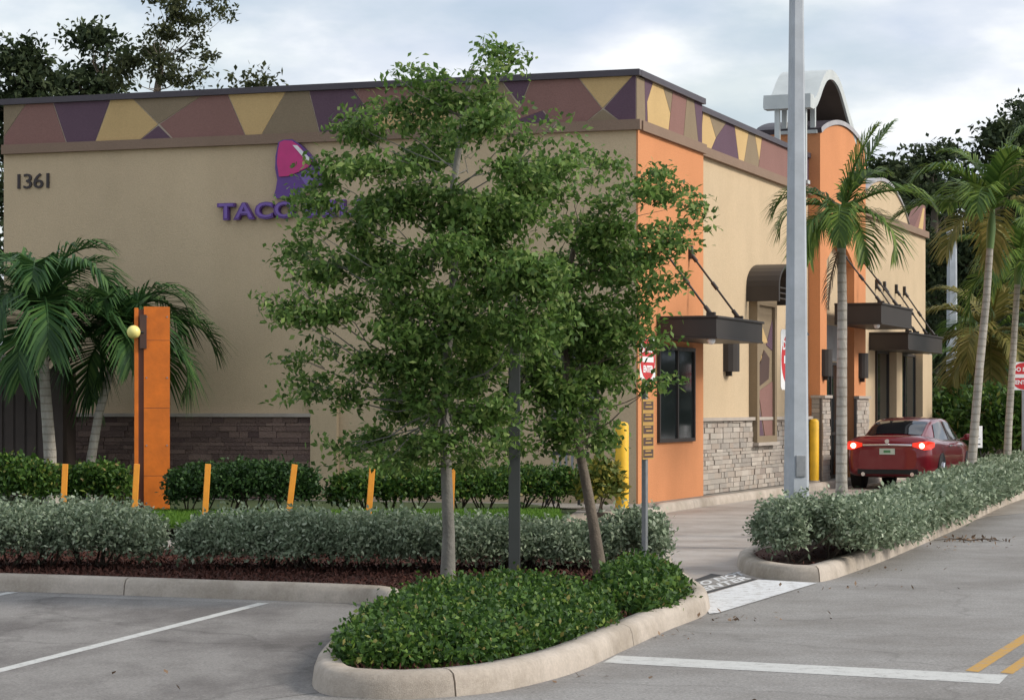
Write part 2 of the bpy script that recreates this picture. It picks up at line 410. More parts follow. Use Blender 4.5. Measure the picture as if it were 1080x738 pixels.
B = empty('restaurant_building', (Cx, Cy, 0), a1)
tag(B, 'tan and orange stucco restaurant with patchwork parapet and a white wave canopy on its tower', 'restaurant')
FR = frame((0, 0, 0), (1, 0, 0)); FR2 = frame((0, .1, 0), (1, 0, 0))
FL = frame((0, 0, 0), (-SK[0], -SK[1], 0))     # x runs from the far left end (negative) to the corner (0)
U1 = uR(740); ZM, ZB, ZT = 6.0, 6.16, 6.95; BT = 10.4
VX = SK[0]*LW
mb = MB()
foot = [(0, 0), (U1, 0), (U1, .1), (L, .1), (L, BT), (SK[0]*BT, BT)] if LW < 1 else [(0, 0), (U1, 0), (U1, .1), (L, .1), (L, LW*SK[1]), (VX, LW*SK[1])]
GF = frame((0, 0, 0), (1, 0, 0), (0, 1, 0))
mb.prism(foot, GF, .13, ZB, M['cream'], M['cream']); mb.build('wall', B)
mb = MB(); mb.prism([(x*.995+.05, y*.99+.06) for x, y in foot], GF, ZB+.004, ZB+.05, M['roofgrey']); mb.build('roof', B)
# orange corner cladding
mb = MB(); mb.prism([(.0, .14), (U1, .14), (U1, ZM), (0, ZM)], FR, .002, .03, M['orange']); mb.build('corner_cladding', B)

# parapet bands
def band(fr, x0, x1, polys, z0=ZB, z1=ZT-.1, back=.22, name='parapet'):
    mb = MB(); mb.prism([(x0, z0-.01), (x1, z0-.01), (x1, z1), (x0, z1)], fr, -back, .0, M['joint'])
    cols = {'r': 'p_rose', 'p': 'p_purple', 'y': 'p_yellow', 'o': 'p_olive'}
    for c, pts in polys:
        cx = sum(p[0] for p in pts)/len(pts); cy = sum(p[1] for p in pts)/len(pts)
        q = []
        for x, t in pts:
            X = x; Z = z0+.002+(z1-z0-.004)*t
            zc = z0+(z1-z0)*cy; dx, dz = cx-X, zc-Z; dl = math.hypot(dx, dz) or 1
            q.append((X+dx/dl*.012, Z+dz/dl*.012 if 0 < t < 1 else Z))
        mb.prism(q, fr, .0, .01, M[cols[c]])
    return mb.build(name, B)
def zl(zx): return -vL(zx/2.7)
def zl2(zx): return -vL(330+zx/2.7)
A = zl; B2 = zl2; EL = -LW; E0 = -.0
LP = [('o', [(EL, 1), (A(75), 1), (A(20), .32), (EL, .22)]), ('r', [(A(75), 1), (A(152), 1), (A(190), 0), (EL, 0), (EL, .22), (A(20), .32)]),
 ('p', [(A(152), 1), (A(315), 1), (A(272), 0), (A(190), 0)]), ('y', [(A(315), 1), (A(380), 1), (A(452), .36), (A(400), 0), (A(272), 0)]),
 ('o', [(A(380), 1), (A(575), 1), (A(452), .36)]), ('p', [(A(400), 0), (A(452), .34), (A(490), 0)]),
 ('r', [(A(575), 1), (A(650), 1), (A(700), 0), (A(492), 0), (A(454), .36)]), ('y', [(A(650), 1), (A(815), 1), (A(745), 0), (A(700), 0)]),
 ('o', [(A(815), 1), (A(880), 1), (A(910), 0), (A(745), 0)]), ('p', [(A(880), 1), (B2(115), 1), (B2(200), 0), (A(910), 0)]),
 ('r', [(B2(115), 1), (B2(330), 1), (B2(240), .55), (B2(170), .3)]), ('y', [(B2(240), .55), (B2(290), .8), (B2(400), .2), (B2(400), 0), (B2(200), 0), (B2(172), .3)]),
 ('o', [(B2(330), 1), (B2(540), 1), (B2(590), .4), (B2(540), 0), (B2(402), 0), (B2(402), .2), (B2(290), .8)]),
 ('p', [(B2(540), 1), (B2(620), 1), (B2(592), .42)]), ('r', [(B2(620), 1), (B2(758), 1), (B2(825), .28), (B2(780), 0), (B2(684), 0), (B2(655), .3), (B2(540), 0), (B2(592), .42)]),
 ('p', [(B2(542), 0), (B2(655), .3), (B2(684), 0)]), ('y', [(B2(758), 1), (B2(912), 1), (B2(825), .28)]),
 ('p', [(B2(912), 1), (-.0, 1), (-.0, 0), (B2(872), 0), (B2(828), .28)]), ('o', [(B2(780), 0), (B2(826), .28), (B2(872), 0)])]
band(FL, -LW, 0, LP)
def zr(zx): return uR(670+zx/4.868)
R_ = zr
RP = [('o', [(0, 1), (R_(45), 1), (R_(50), 0), (0, 0)]), ('p', [(R_(45), 1), (R_(88), 1), (R_(57), .5), (R_(60), 0), (R_(50), 0)]),
 ('y', [(R_(88), 1), (R_(140), 1), (R_(178), .45), (R_(168), 0), (R_(62), .0), (R_(57), .5)]), ('o', [(R_(140), 1), (R_(190), 1), (R_(178), .45)]),
 ('r', [(R_(190), 1), (R_(262), 1), (R_(245), 0), (R_(168), 0), (R_(178), .45)]), ('o', [(R_(262), 1), (R_(300), 1), (R_(322), 0), (R_(245), 0)]),
 ('p', [(R_(300), 1), (U1-.0, 1), (U1-.0, 0), (R_(322), 0)])]
band(FR, .0, U1, RP)
UT0, UT1 = uR(865, -.15), uR(913, -.15)
def R2(zx): return uR(670+zx/4.868, .1)
RP2 = [('p', [(U1, 1), (R2(345), 1), (R2(332), 0), (U1, 0)]), ('y', [(R2(345), 1), (R2(378), 1), (R2(412), .42), (R2(385), 0), (R2(332), 0)]), ('o', [(R2(378), 1), (R2(465), 1), (R2(412), .42)]),
 ('p', [(R2(465), 1), (R2(508), 1), (R2(530), 0), (R2(385), 0), (R2(412), .42)]), ('y', [(R2(508), 1), (R2(580), 1), (R2(555), 0), (R2(530), 0)]),
 ('o', [(R2(580), 1), (R2(612), 1), (R2(634), .25), (R2(630), 0), (R2(555), 0)]), ('y', [(R2(612), 1), (R2(648), 1), (R2(634), .25)]),
 ('r', [(R2(648), 1), (R2(800), 1), (R2(830), 0), (R2(630), 0), (R2(634), .25)]), ('p', [(R2(800), 1), (UT0+.3, 1), (UT0+.3, 0), (R2(830), 0)])]
band(FR2, U1, UT0+.35, RP2, z1=ZT-.19)
# mouldings
mb = MB(); mb.prism([(-LW, ZM), (.085, ZM), (.085, ZB), (-LW, ZB)], FL, -.02, .09, M['trim'])
mb.prism([(0.09, ZM), (U1+.02, ZM), (U1+.02, ZB), (0.09, ZB)], FR, -.02, .09, M['trim'])
mb.prism([(U1+.02, ZM), (UT0+.35, ZM), (UT0+.35, ZB), (U1+.02, ZB)], FR2, -.02, .09, M['trim'])
mb.prism([(UT1-.3, ZM), (L+.06, ZM), (L+.06, ZB), (UT1-.3, ZB)], FR2, -.02, .09, M['trim'])
mb.build('moulding', B, .012)
mb = MB(); mb.prism([(-LW-.04, ZT-.1), (.07, ZT-.1), (.07, ZT), (-LW-.04, ZT)], FL, -.3, .07, M['coping'])
mb.prism([(.072, ZT-.1), (U1+.03, ZT-.1), (U1+.03, ZT), (.072, ZT)], FR, -.3, .07, M['coping'])
mb.prism([(U1+.032, ZT-.19), (UT0+.35, ZT-.19), (UT0+.35, ZT-.09), (U1+.032, ZT-.09)], FR2, -.3, .06, M['coping'])
mb.build('coping', B, .008)

# ledger stone
def stones(fr, x0, x1, z0, z1, out, mat, name='stone_base', cap=True, ends=()):
    mb = MB(); mb.prism([(x0, z0), (x1, z0), (x1, z1), (x0, z1)], fr, .0, out*.55, M['mortar'])
    z = z0+.004
    while z < z1-.03:
        h = random.uniform(.055, .11); h = min(h, z1-z)
        if z1-z-h < .04: h = z1-z
        x = x0
        while x < x1-.001:
            l = random.uniform(.14, .5); 
            if x1-x-l < .1: l = x1-x
            o_ = out*random.uniform(.72, 1.0)
            mb.prism([(x+.004, z+.003), (x+l-.004, z+.003), (x+l-.004, z+h-.003), (x+.004, z+h-.003)], fr, .0, o_, mat)
            x += l
        z += h
    if cap: mb.prism([(x0-.01, z1+.001), (x1+.01, z1+.001), (x1+.01, z1+.06), (x0-.01, z1+.06)], fr, .0, out+.035, M['stonecap'])
    return mb.build(name, B)
ZS = 1.42
P0, P1 = uR(790, .1), uR(811, .1)
stones(FR2, U1+.01, UT0-.02, .15, ZS, .09, M['stone'])
stones(FL, -vL(62)-3.0, -vL(330), .15, 1.5, .09, M['stone_brown'])
stones(frame((UT1-.02, .1, 0), (1, 0, 0)), .08, 1.45, .15, .75, .09, M['stone'])
# pale pilaster on the long wall
mb = MB(); mb.box(-vL(330)+.003, -vL(359), 0, 0, 0, 0, M['cream']) if False else None
mb.prism([(-vL(330)+.005, .15), (-vL(358), .15), (-vL(358), 2.05), (-vL(330)+.005, 2.05)], FL, 0, .12, M['cream']); mb.build('pilaster', B, .01)
# street number, letters, bell
zc = zL(36, 192)
for ch, px_ in (('1', 20.5), ('3', 30), ('6', 41), ('1', 51)):
    mb = MB(); text_into(mb, ch, FL, -vL(px_), zc, .36, .0, .03, M['number'], sx=1.2, bold=.002); mb.build('street_number', B)
zc = zL(300, 223)
for ch, px_ in (('T', 241), ('A', 260), ('C', 281), ('O', 302.5), ('B', 330), ('E', 349), ('L', 367), ('L', 384)):
    mb = MB(); text_into(mb, ch, FL, -vL(px_), zc, .36, .02, .11, M['sign_purple'], sx=1.3, bold=.018)
    text_into(mb, ch, FL, -vL(px_)+.008, zc+.008, .34, .112, .125, M['sign_lilac'], sx=1.3, bold=.003); mb.build('sign_letter', B)
def bz(pts): return [(-vL(220+x/6.15), zL(220+x/6.15, 130+y/6.15)) for x, y in pts]
mb = MB()
mb.prism(bz([(468, 128), (500, 112), (560, 110), (620, 150), (690, 225), (735, 300), (745, 400), (690, 432), (600, 470), (520, 495), (436, 488), (452, 430), (462, 370), (448, 300), (450, 220)]), FL, .0, .10, M['sign_purple'])
mb.prism(bz([(482, 130), (510, 117), (560, 120), (605, 152), (650, 212), (694, 258), (660, 292), (600, 322), (535, 348), (478, 352), (464, 262), (470, 185)]), FL, .10, .13, M['sign_pink'])
mb.prism(bz([(566, 148), (596, 150), (686, 240), (664, 258)]), FL, .13, .14, M['sign_white'])
mb.prism(bz([(610, 345), (668, 318), (700, 385), (655, 415)]), FL, .10, .12, M['sign_lilac'])
mb.build('bell_emblem', B)

def window(fr, x0, x1, z0, z1, name='window', mull=(), bars=(), d=.05):
    t = .06
    mb = MB()
    for a, b_, c, e in ((x0, x1, z0, z0+t), (x0, x1, z1-t, z1), (x0, x0+t, z0+t, z1-t), (x1-t, x1, z0+t, z1-t)):
        mb.prism([(a, c), (b_, c), (b_, e), (a, e)], fr, .0, d, M['bronze'])
    for m_ in mull: mb.prism([(m_-t/2, z0+t), (m_+t/2, z0+t), (m_+t/2, z1-t), (m_-t/2, z1-t)], fr, .0, d-.004, M['bronze'])
    for m_ in bars: mb.prism([(x0+t, m_-t/2), (x1-t, m_-t/2), (x1-t, m_+t/2), (x0+t, m_+t/2)], fr, .0, d-.008, M['bronze'])
    w = mb.build(name, B)
    g = MB(); g.prism([(x0+.03, z0+.03), (x1-.03, z0+.03), (x1-.03, z1-.03), (x0+.03, z1-.03)], fr, .003, .02, M['glass']); g.build('pane', w)
    return w
FRo = frame((0, -.03, 0), (1, 0, 0))
window(FRo, uR(691), uR(729), zR(729, 465), zR(691, 364), mull=(uR(711),))
window(FL, -vL(577), -vL(632), 1.3, 2.75, mull=(-vL(603),))

# flat steel canopies hung on rods
def canopy(u0, u1, w0, w1, z0, z1, rods, za, lamp=None):
    mb = MB(); mb.box(u0, u1, w1, w0, z0, z1, M['bronze']); mb.box(u0-.03, u1+.03, w1-.03, w0, z1, z1+.04, M['bronze'])
    mb.box(u0-.015, u1+.015, w1-.015, w0, z0-.03, z0, M['bronze'])
    o = mb.build('canopy', B, .006)
    for u in rods:
        r = MB(); a = Vector((u, w0-.02, za)); b_ = Vector((u, w1+.12, z1+.05)); r.tube([a, b_], .018, M['bronze'], 8)
        r.tube([a+(b_-a)*.45, a+(b_-a)*.55], .034, M['bronze'], 8); r.tube([a, a+(b_-a)*.13], .035, M['bronze'], 8); r.tube([b_, b_+(a-b_)*.13], .035, M['bronze'], 8)
        r.box(u-.05, u+.05, w0-.06, w0, za-.1, za+.12, M['bronze']); r.box(u-.04, u+.04, w1+.06, w1+.2, z1+.03, z1+.1, M['bronze'])
        r.build('rod', o)
    if lamp:
        r = MB(); r.sphere((u0+.12, w1+.12, z0-.05), .07, M['white'], 10, 6); r.build('lamp', o)
canopy(1.0, 3.9, -.03, -1.02, 2.78, 3.08, (1.15, 2.84), 4.25, True)
canopy(13.2, 16.5, -.16, -1.15, 3.42, 3.8, (13.8, 15.6), 4.95, True)
canopy(17.9, 22.2, .1, -.8, 3.0, 3.34, (18.6, 19.5, 20.9, 21.9), 4.5)
# box lanterns
def lantern(u, w, z0, z1, r=.17):
    mb = MB(); pts = [(u+r*math.cos(PI*t/8), -abs(r*1.1*math.sin(PI*t/8))) for t in range(9)]
    GW = frame((0, w, 0), (1, 0, 0), (0, 1, 0)); mb.prism(pts, GW, z0, z1, M['bronze']); mb.box(u-.04, u+.04, w-.1, w, z0-.08, z0, M['bronze'])
    mb.build('wall_lantern', B)
lantern(uR(766, .1), .1, 2.30, 2.82, .22)
# poster niche with its barrel hood
mb = MB(); x0, x1, z0, z1 = P0, P1, zR(800, 466, .1), zR(800, 316, .1)
for a, b_, c, e in ((x0, x1, z0, z0+.12), (x0, x1, z1-.12, z1), (x0, x0+.16, z0+.12, z1-.12), (x1-.16, x1, z0+.12, z1-.12)):
    mb.prism([(a, c), (b_, c), (b_, e), (a, e)], FR2, .0, .16, M['p_olive'])
mb.prism([(x0-.06, z0-.06), (x1+.06, z0-.06), (x1+.06, z0), (x0-.06, z0)], FR2, 0, .2, M['stonecap'])
nf = mb.build('poster_frame', B)
mb = MB(); a, b_ = x0+.16, x1-.16; c, e = z0+.12, z1-.12; w_ = b_-a; h_ = e-c
mb.prism([(a, c), (b_, c), (b_, e), (a, e)], FR2, .0, .10, M['p_olive'])
for col, pts in (('p_purple', [(0, 0), (.45, 0), (0, .35)]), ('p_rose', [(.5, 0), (1, 0), (1, .42), (.1, .34)]), ('p_yellow', [(0, .4), (.6, .45), (.3, .62)]), ('brown', [(.15, .38), (.75, .44), (.8, .6), (.45, .66), (.1, .52)]), ('p_yellow', [(.0, .7), (.7, .72), (.2, .88)]), ('p_purple', [(.6, .7), (1, .66), (1, .9)])):
    mb.prism([(a+w_*p, c+h_*q) for p, q in pts], FR2, .10, .104+.002*len(pts), M[col])
mb.build('poster', nf)
mb = MB(); uc = (P0+P1)/2; R0 = .95
zb, zt = 3.62, 4.22
def arc(r, n=14, h=.45): return [(uc+r*math.cos(PI*i/n), zb+.28+h*(r/R0)*math.sin(PI*i/n)) for i in range(n+1)]
out = [(uc+R0, zb)]+arc(R0)+[(uc-R0, zb)]; inn = [(uc-R0+.09, zb)]+arc(R0-.09)[::-1]+[(uc+R0-.09, zb)]
mb.prism(out+inn, FR2, .0, .62, M['bronze'])
for k in range(3): mb.prism([(uc-R0+.09, zb+.05+.1*k), (uc+R0-.09, zb+.05+.1*k), (uc+R0-.09, zb+.07+.1*k), (uc-R0+.09, zb+.07+.1*k)], FR2, .56, .6, M['bronze'])
hd = mb.build('barrel_hood', B)
mb = MB(); ul = uR(829, .1); mb.tube([(ul, .1, 3.35), (ul, -.18, 3.42), (ul, -.2, 3.3)], .02, M['black'], 8); mb.tube([(ul, -.2, 3.32), (ul, -.2, 3.22), (ul, -.2, 3.08)], [.03, .08, .17], M['black'], 14); mb.build('bell_lamp', B)

# tower: two piers, an arched head and a recess with the door
TF = frame((0, .1, 0), (1, 0, 0)); a, b_ = UT0, UT1; p1, p2 = uR(872, -.15), uR(901, -.15)
ZSP, ZPK = 7.27, 7.64; um = (a+b_)/2
def top_arc(z0, zp, n=20, e=0): return [(b_+e-(b_-a+2*e)*i/n, z0+(zp-z0)*math.sin(PI*i/n)**.8) for i in range(n+1)]
rec = [(p1, .14)]+[(p1, 4.7)]+[(p1+(p2-p1)*i/10, 4.7+.45*math.sin(PI*i/10)) for i in range(1, 10)]+[(p2, 4.7), (p2, .14)]
poly = [(a, .14)]+rec+[(b_, .14)]+top_arc(ZSP, ZPK)
mb = MB(); mb.prism(poly, TF, .002, .25, M['orange']); mb.prism([(a, ZB)]+[(b_, ZB)]+top_arc(ZSP, ZPK), TF, -1.05, .0, M['orange'])
tw = mb.build('tower', B)
mb = MB(); o_ = top_arc(ZSP+.10, ZPK+.10, e=.06); i_ = top_arc(ZSP-.0, ZPK+.004, e=.0)[::-1]
mb.prism(o_+i_, TF, -1.1, .29, M['greycap'], M['coping']); mb.build('tower_coping', tw)
for q0, q1 in ((a-.05, p1+.03), (p2-.03, b_+.05)):
    stones(frame((0, -.15, 0), (1, 0, 0)), q0, q1, .15, 1.85, .08, M['stone'])
# side of the near pier, stone too
stones(frame((a, .02, 0), (0, -1, 0)), .0, .17, .15, 1.85, .05, M['stone'])
lantern((a+p1)/2, -.15, 2.3, 2.85); lantern((p2+b_)/2, -.15, 2.3, 2.85)
dr = window(FR2, p1+.05, p2-.05, .16, 2.62, 'door', mull=((p1+p2)/2,), bars=(1.1,))
mb = MB(); mb.tube([((p1+p2)/2+.12, -.03, .9), ((p1+p2)/2+.12, -.03, 1.4)], .02, M['steel'], 8); mb.build('handle', dr)
mb = MB(); mb.prism([(p1+.05, 2.65), (p2-.05, 2.65), (p2-.05, 3.4), (p1+.05, 3.4)], FR2, .0, .03, M['roofgrey']); mb.build('shaded_transom', B)  # grey sheet over the door: canopy shade on the wall put into colour
# white wave canopy on posts
cu0, cu1, cpk = 11.05, 15.9, 13.35
def wave(t):
    u = cu0+(cu1-cu0)*t
    return u
prof = [(11.05, 7.72), (11.35, 7.70), (11.65, 7.78), (11.95, 7.98), (12.25, 8.22), (12.6, 8.42), (13.0, 8.5), (13.4, 8.48), (13.8, 8.36), (14.2, 8.12), (14.6, 7.85), (15.0, 7.6), (15.4, 7.38)]
def smooth(pr, n=5):
    out = []
    for i in range(len(pr)-1):
        p0 = pr[max(i-1, 0)]; p1_, p2_ = pr[i], pr[i+1]; p3 = pr[min(i+2, len(pr)-1)]
        for k in range(n):
            t = k/n
            out.append(tuple(.5*((2*p1_[j])+(-p0[j]+p2_[j])*t+(2*p0[j]-5*p1_[j]+4*p2_[j]-p3[j])*t*t+(-p0[j]+3*p1_[j]-3*p2_[j]+p3[j])*t**3) for j in (0, 1)))
    return out+[pr[-1]]
pr = smooth(prof); up = []
for i, p in enumerate(pr):
    q0, q1 = pr[max(i-1, 0)], pr[min(i+1, len(pr)-1)]; dx, dz = q1[0]-q0[0], q1[1]-q0[1]; l = math.hypot(dx, dz); up.append((p[0]-dz/l*.2, p[1]+dx/l*.2))
mb = MB(); mb.prism(pr+up[::-1], TF, -.72, .25, M['white_metal'])
lo = [(p[0], p[1]-.012) for p in pr]; mb.prism(lo+[(p[0], p[1]-.002) for p in pr][::-1], TF, -.70, .2, M['soffit'])  # thin dark sheet, the underside's shade painted in
mb.box(cu0-.04, cu0+.26, -.17, .80, 7.68, 7.96, M['white_metal'])
wc = mb.build('wave_canopy', tw)
for (u, w) in ((11.95, .0), (11.95, .6), (14.7, .0), (14.7, .6)):
    q = MB(); q.box(u-.05, u+.05, w-.05, w+.05, 7.3, 7.95 if u < 13 else 7.72, M['white_metal']); q.box(u-.1, u+.1, w-.1, w+.1, 7.26, 7.33, M['white_metal']); q.build('canopy_post', tw)
for w in (.0, .55):
    q = MB(); q.box(11.12, 11.22, w-.05, w+.05, ZB, 7.69, M['white_metal']); q.box(11.07, 11.27, w-.1, w+.1, ZB, ZB+.07, M['white_metal']); q.build('canopy_post', tw)

# end bay: arched gable, corner fin, shop windows, cream columns
ga, gb = UT1+.05, uR(956, .1)
pts = [(ga, ZB)]+[(gb, ZB)]+[(gb-(gb-ga)*i/18, ZB+.78*math.sin(PI*i/18)**.75) for i in range(1, 18)]
mb = MB(); mb.prism(pts, TF, -.3, .05, M['cream']); gm = mb.build('gable', B)
mb = MB(); o_ = [(gb-(gb-ga)*i/18, ZB+.86*math.sin(PI*i/18)**.75+.002) for i in range(19)]; i_ = [(gb-(gb-ga)*i/18, ZB+.785*math.sin(PI*i/18)**.75) for i in range(18, -1, -1)]
mb.prism(o_+i_, TF, -.33, .09, M['greycap']); mb.build('gable_coping', gm)
mb = MB(); mb.prism([(L-1.5, ZB), (L, ZB), (L, ZT-.12), (L-.35, ZT-.12)], TF, -.25, .0, M['p_rose']); mb.prism([(L-1.0, ZB), (L-.4, ZB), (L-.15, ZT-.2), (L-.35, ZT-.2)], TF, .0, .008, M['p_yellow']); mb.build('corner_fin', B)
wA, wB, wC, wD, wE = uR(923, .1), uR(936, .1), uR(942, .1), uR(964, .1), uR(974, .1)
window(FR2, wA, wB-.02, .5, 2.98, bars=(1.0,)); window(FR2, wC+.02, wD-.02, .16, 2.98, mull=((wC+wD)/2,), bars=(1.0,))
for q0, q1 in ((wB, wC), (wD, wE)):
    mb = MB(); mb.prism([(q0, .14), (q1, .14), (q1, 3.0), (q0, 3.0)], FR2, 0, .22, M['cream']); mb.prism([(q0-.04, .14), (q1+.04, .14), (q1+.04, .5), (q0-.04, .5)], FR2, 0, .27, M['stonecap']); mb.build('column', B, .01)
mb = MB(); mb.box(L+.02, L+.35, .0, .1, 2.35, 3.1, M['greycap']); mb.box(L-.02, L+.1, .1, .2, 2.4, 3.0, M['greycap']); mb.build('cabinet', B)

# ---------------------------------------------------------------- street furniture
def bollard(px, py, label, h=1.3, z=.145, r=.1):
    x, y = G(px, py, z); t = empty('bollard', (x, y, z)); tag(t, label, 'bollard', 'yellow steel bollards along the restaurant wall')
    mb = MB(); mb.tube([(0, 0, 0), (0, 0, h-.06), (0, 0, h-.02), (0, 0, h)], [r, r, r*.85, r*.4], M['yellow'], 24); mb.build('post', t)
    mb = MB(); mb.tube([(0, 0, 0), (0, 0, .03)], r+.025, M['kerb'], 20); mb.build('footing', t)
    return t
bollard(656, 538, 'tall yellow bollard in front of the orange corner of the restaurant')
bollard(858.5, 508, 'yellow bollard behind the large pale light pole, beside the tower pier', h=1.28)

# big pale light pole in the strip
px_, py_ = G(840, 570, .1)
t = empty('light_pole', (px_, py_, .1)); tag(t, 'large pale concrete light pole rising from the near end of the right silver hedge', 'light pole')
def sqpole(mb, h, w0, w1, mat, ch=.18):
    rows = []
    for z in (0, h*.25, h*.5, h*.75, h):
        w = w0+(w1-w0)*z/h; c = w*ch; h2 = w/2
        ring = [(-h2+c, -h2), (h2-c, -h2), (h2, -h2+c), (h2, h2-c), (h2-c, h2), (-h2+c, h2), (-h2, h2-c), (-h2, -h2+c)]
        rows.append([(x, y, z) for x, y in ring]+[(ring[0][0], ring[0][1], z)])
    mb.grid(rows, mat, False); mb.add(rows[-1][:8], [tuple(range(8))], mat)
mb = MB(); sqpole(mb, 9.5, .262, .085, M['pole']); mb.build('shaft', t)
mb = MB(); mb.box(-.06, .06, -.142, -.12, .75, 1.0, M['steel']); mb.build('hand_hole_cover', t, .006)
mb = MB(); mb.tube([(0, 0, 9.4), (.8, 0, 9.7), (1.5, 0, 9.75)], .04, M['steel'], 8); mb.build('arm', t)
mb = MB(); mb.box(1.4, 2.0, -.16, .16, 9.62, 9.8, M['steel']); mb.build('lamp_head', t, .03)
t.rotation_euler = (0, 0, math.radians(15))
# slimmer far pole
Yp = 70; t = empty('light_pole', (AT(1004, Yp), Yp, 0)); tag(t, 'slim pale concrete light pole behind the red car, its top among palm fronds', 'light pole')
mb = MB(); sqpole(mb, 6.9, .34, .26, M['pole']); mb.build('shaft', t)
mb = MB(); mb.box(-.15, .15, -.15, .15, 6.9, 6.96, M['steel']); mb.build('cap', t)

def roundpts(r, n=28): return [(r*math.cos(2*PI*i/n), r*math.sin(2*PI*i/n)) for i in range(n)]
def dne_sign(x, y, z, rz, zc, s, label, name='no_entry_sign', post=True, z0=0.0):
    t = empty(name, (x, y, z), rz); tag(t, label, 'road sign', 'round red no entry signs')
    fr = frame((0, -.03, 0), (1, 0, 0)); h = s/2
    mb = MB(); c = .04; sq = [(-h+c, zc-h), (h-c, zc-h), (h, zc-h+c), (h, zc+h-c), (h-c, zc+h), (-h+c, zc+h), (-h, zc+h-c), (-h, zc-h+c)]
    mb.prism(sq, fr, 0, .004, M['white'], M['steel'])
    mb.prism([(a, b_+zc) for a, b_ in roundpts(h*.96)], fr, .004, .006, M['red'])
    mb.prism([(-h*.72, zc-h*.13), (h*.72, zc-h*.13), (h*.72, zc+h*.13), (-h*.72, zc+h*.13)], fr, .006, .008, M['white'])
    text_into(mb, 'DO NOT', fr, 0, zc+h*.46, s*.21, .006, .009, M['white'], bold=.004)
    text_into(mb, 'ENTER', fr, 0, zc-h*.46, s*.21, .006, .009, M['white'], bold=.004)
    mb.build('sign_plate', t)
    if post:
        mb = MB(); mb.box(-.03, .03, -.025, .015, 0, zc+h*.8, M['steel']); mb.build('post', t)
    return t
# obliquely seen sign behind the big pole
x, y = AT(832, 29.5), 29.5
dne_sign(x, y, .008, math.radians(63), 2.25, .76, 'round red no entry sign seen edge on, right beside the large pale light pole')
x, y = AT(1079, 50), 50
dne_sign(x, y, 0, math.radians(6), ZAT(396.5, 50), .60, 'red and white no entry sign facing the road at the far right')
# sign post in the near planter with two plates facing the road
x, y = G(679.5, 606, .1)
t = dne_sign(x, y, .1, math.radians(66), ZAT(379, y)-.1, .40, 'thin grey sign post with a red plate above a long brown and mustard plate')
fr = frame((0, -.035, 0), (1, 0, 0)); zb_, zt_ = ZAT(484, y)-.1, ZAT(421, y)-.1
mb = MB(); mb.prism([(-.145, zb_), (.145, zb_), (.145, zt_), (-.145, zt_)], fr, 0, .004, M['mustard'])
hh = (zt_-zb_)/5
for k in range(5):
    mb.prism([(-.13, zb_+hh*k+.014), (.13, zb_+hh*k+.014), (.13, zb_+hh*(k+1)-.02), (-.13, zb_+hh*(k+1)-.02)], fr, .004, .006, M['brown'])
    for j in range(2):
        zz = zb_+hh*k+.035+.035*j
        mb.prism([(-.10+.02*((k+j) % 3), zz), (.10-.03*((k*2+j) % 2), zz), (.10-.03*((k*2+j) % 2), zz+.013), (-.10+.02*((k+j) % 3), zz+.013)], fr, .006, .007, M['mustard'])
mb.build('lower_plate', t)
# dark square post in the island
x, y = G(542.5, 622, .1); t = empty('dark_post', (x, y, .1)); tag(t, 'dark square metal post standing in the planter between the two tree trunks', 'post')
mb = MB(); mb.box(-.05, .05, -.05, .05, 0, 2.7, M['darkpost']); mb.build('shaft', t, .006)
mb = MB(); mb.box(-.07, .07, -.07, .07, 2.7, 2.74, M['darkpost']); mb.build('cap', t, .004)
mb = MB(); mb.box(-.09, .09, -.09, .09, 0, .03, M['darkpost']); mb.build('base_plate', t)
# small white sign by the palm
Yq = 47.5; t = empty('notice_sign', (AT(1029.5, Yq), Yq, 0.1), math.radians(25)); tag(t, 'small white notice on a short stake beside a leaning palm trunk', 'sign')
fr = frame((0, 0, 0), (1, 0, 0)); z0, z1 = ZAT(472, Yq)-.1, ZAT(449, Yq)-.1
mb = MB(); mb.prism([(-.15, z0), (.15, z0), (.15, z1), (-.15, z1)], fr, 0, .01, M['white'])
for k in range(3): mb.prism([(-.1, z0+.17+.06*k), (.1-.03*k, z0+.17+.06*k), (.1-.03*k, z0+.19+.06*k), (-.1, z0+.19+.06*k)], fr, .01, .012, M['steel'])
mb.prism([(-.1, z0+.06), (.1, z0+.06), (.1, z0+.085), (-.1, z0+.085)], fr, .01, .012, M['black'])
mb.build('plate', t); mb = MB(); mb.box(-.02, .02, .0, .03, 0, z1-.03, M['steel']); mb.build('stake', t)

# orange clearance pylon
Yp = 34.4; t = empty('clearance_pylon', (AT(161, Yp), Yp, .145), math.radians(10)); tag(t, 'tall orange slab pylon with a yellow ball, standing on the grass', 'pylon')
mb = MB(); mb.box(-.13, .25, -.06, .06, 0, 3.0, M['pylon'])
for zz in (.5, 1.5, 2.5): mb.box(-.131, .251, -.0615, -.06, zz, zz+.006, M['pylon_brown'])
for zz in (.1, .95, 1.95, 2.85):
    for xx in (-.09, .21): mb.tube([(xx, -.06, zz), (xx, -.068, zz)], .012, M['steel'], 8)
mb.build('panel', t, .004)
mb = MB(); mb.box(-.21, -.13, -.03, .05, 0, 2.96, M['pylon_brown']); mb.build('slot', t)
mb = MB(); mb.box(-.27, -.21, -.06, .06, 0, 2.98, M['pylon']); mb.build('edge_strip', t, .005)
mb = MB(); mb.box(-.19, -.09, -.1, -.06, 2.38, 2.88, M['brown']); mb.build('bracket', t)
mb = MB(); mb.tube([(-.14, -.1, 2.62), (-.28, -.13, 2.62)], .018, M['black'], 8); mb.sphere((-.28, -.15, 2.62), .1, M['ball']); mb.build('ball', t)
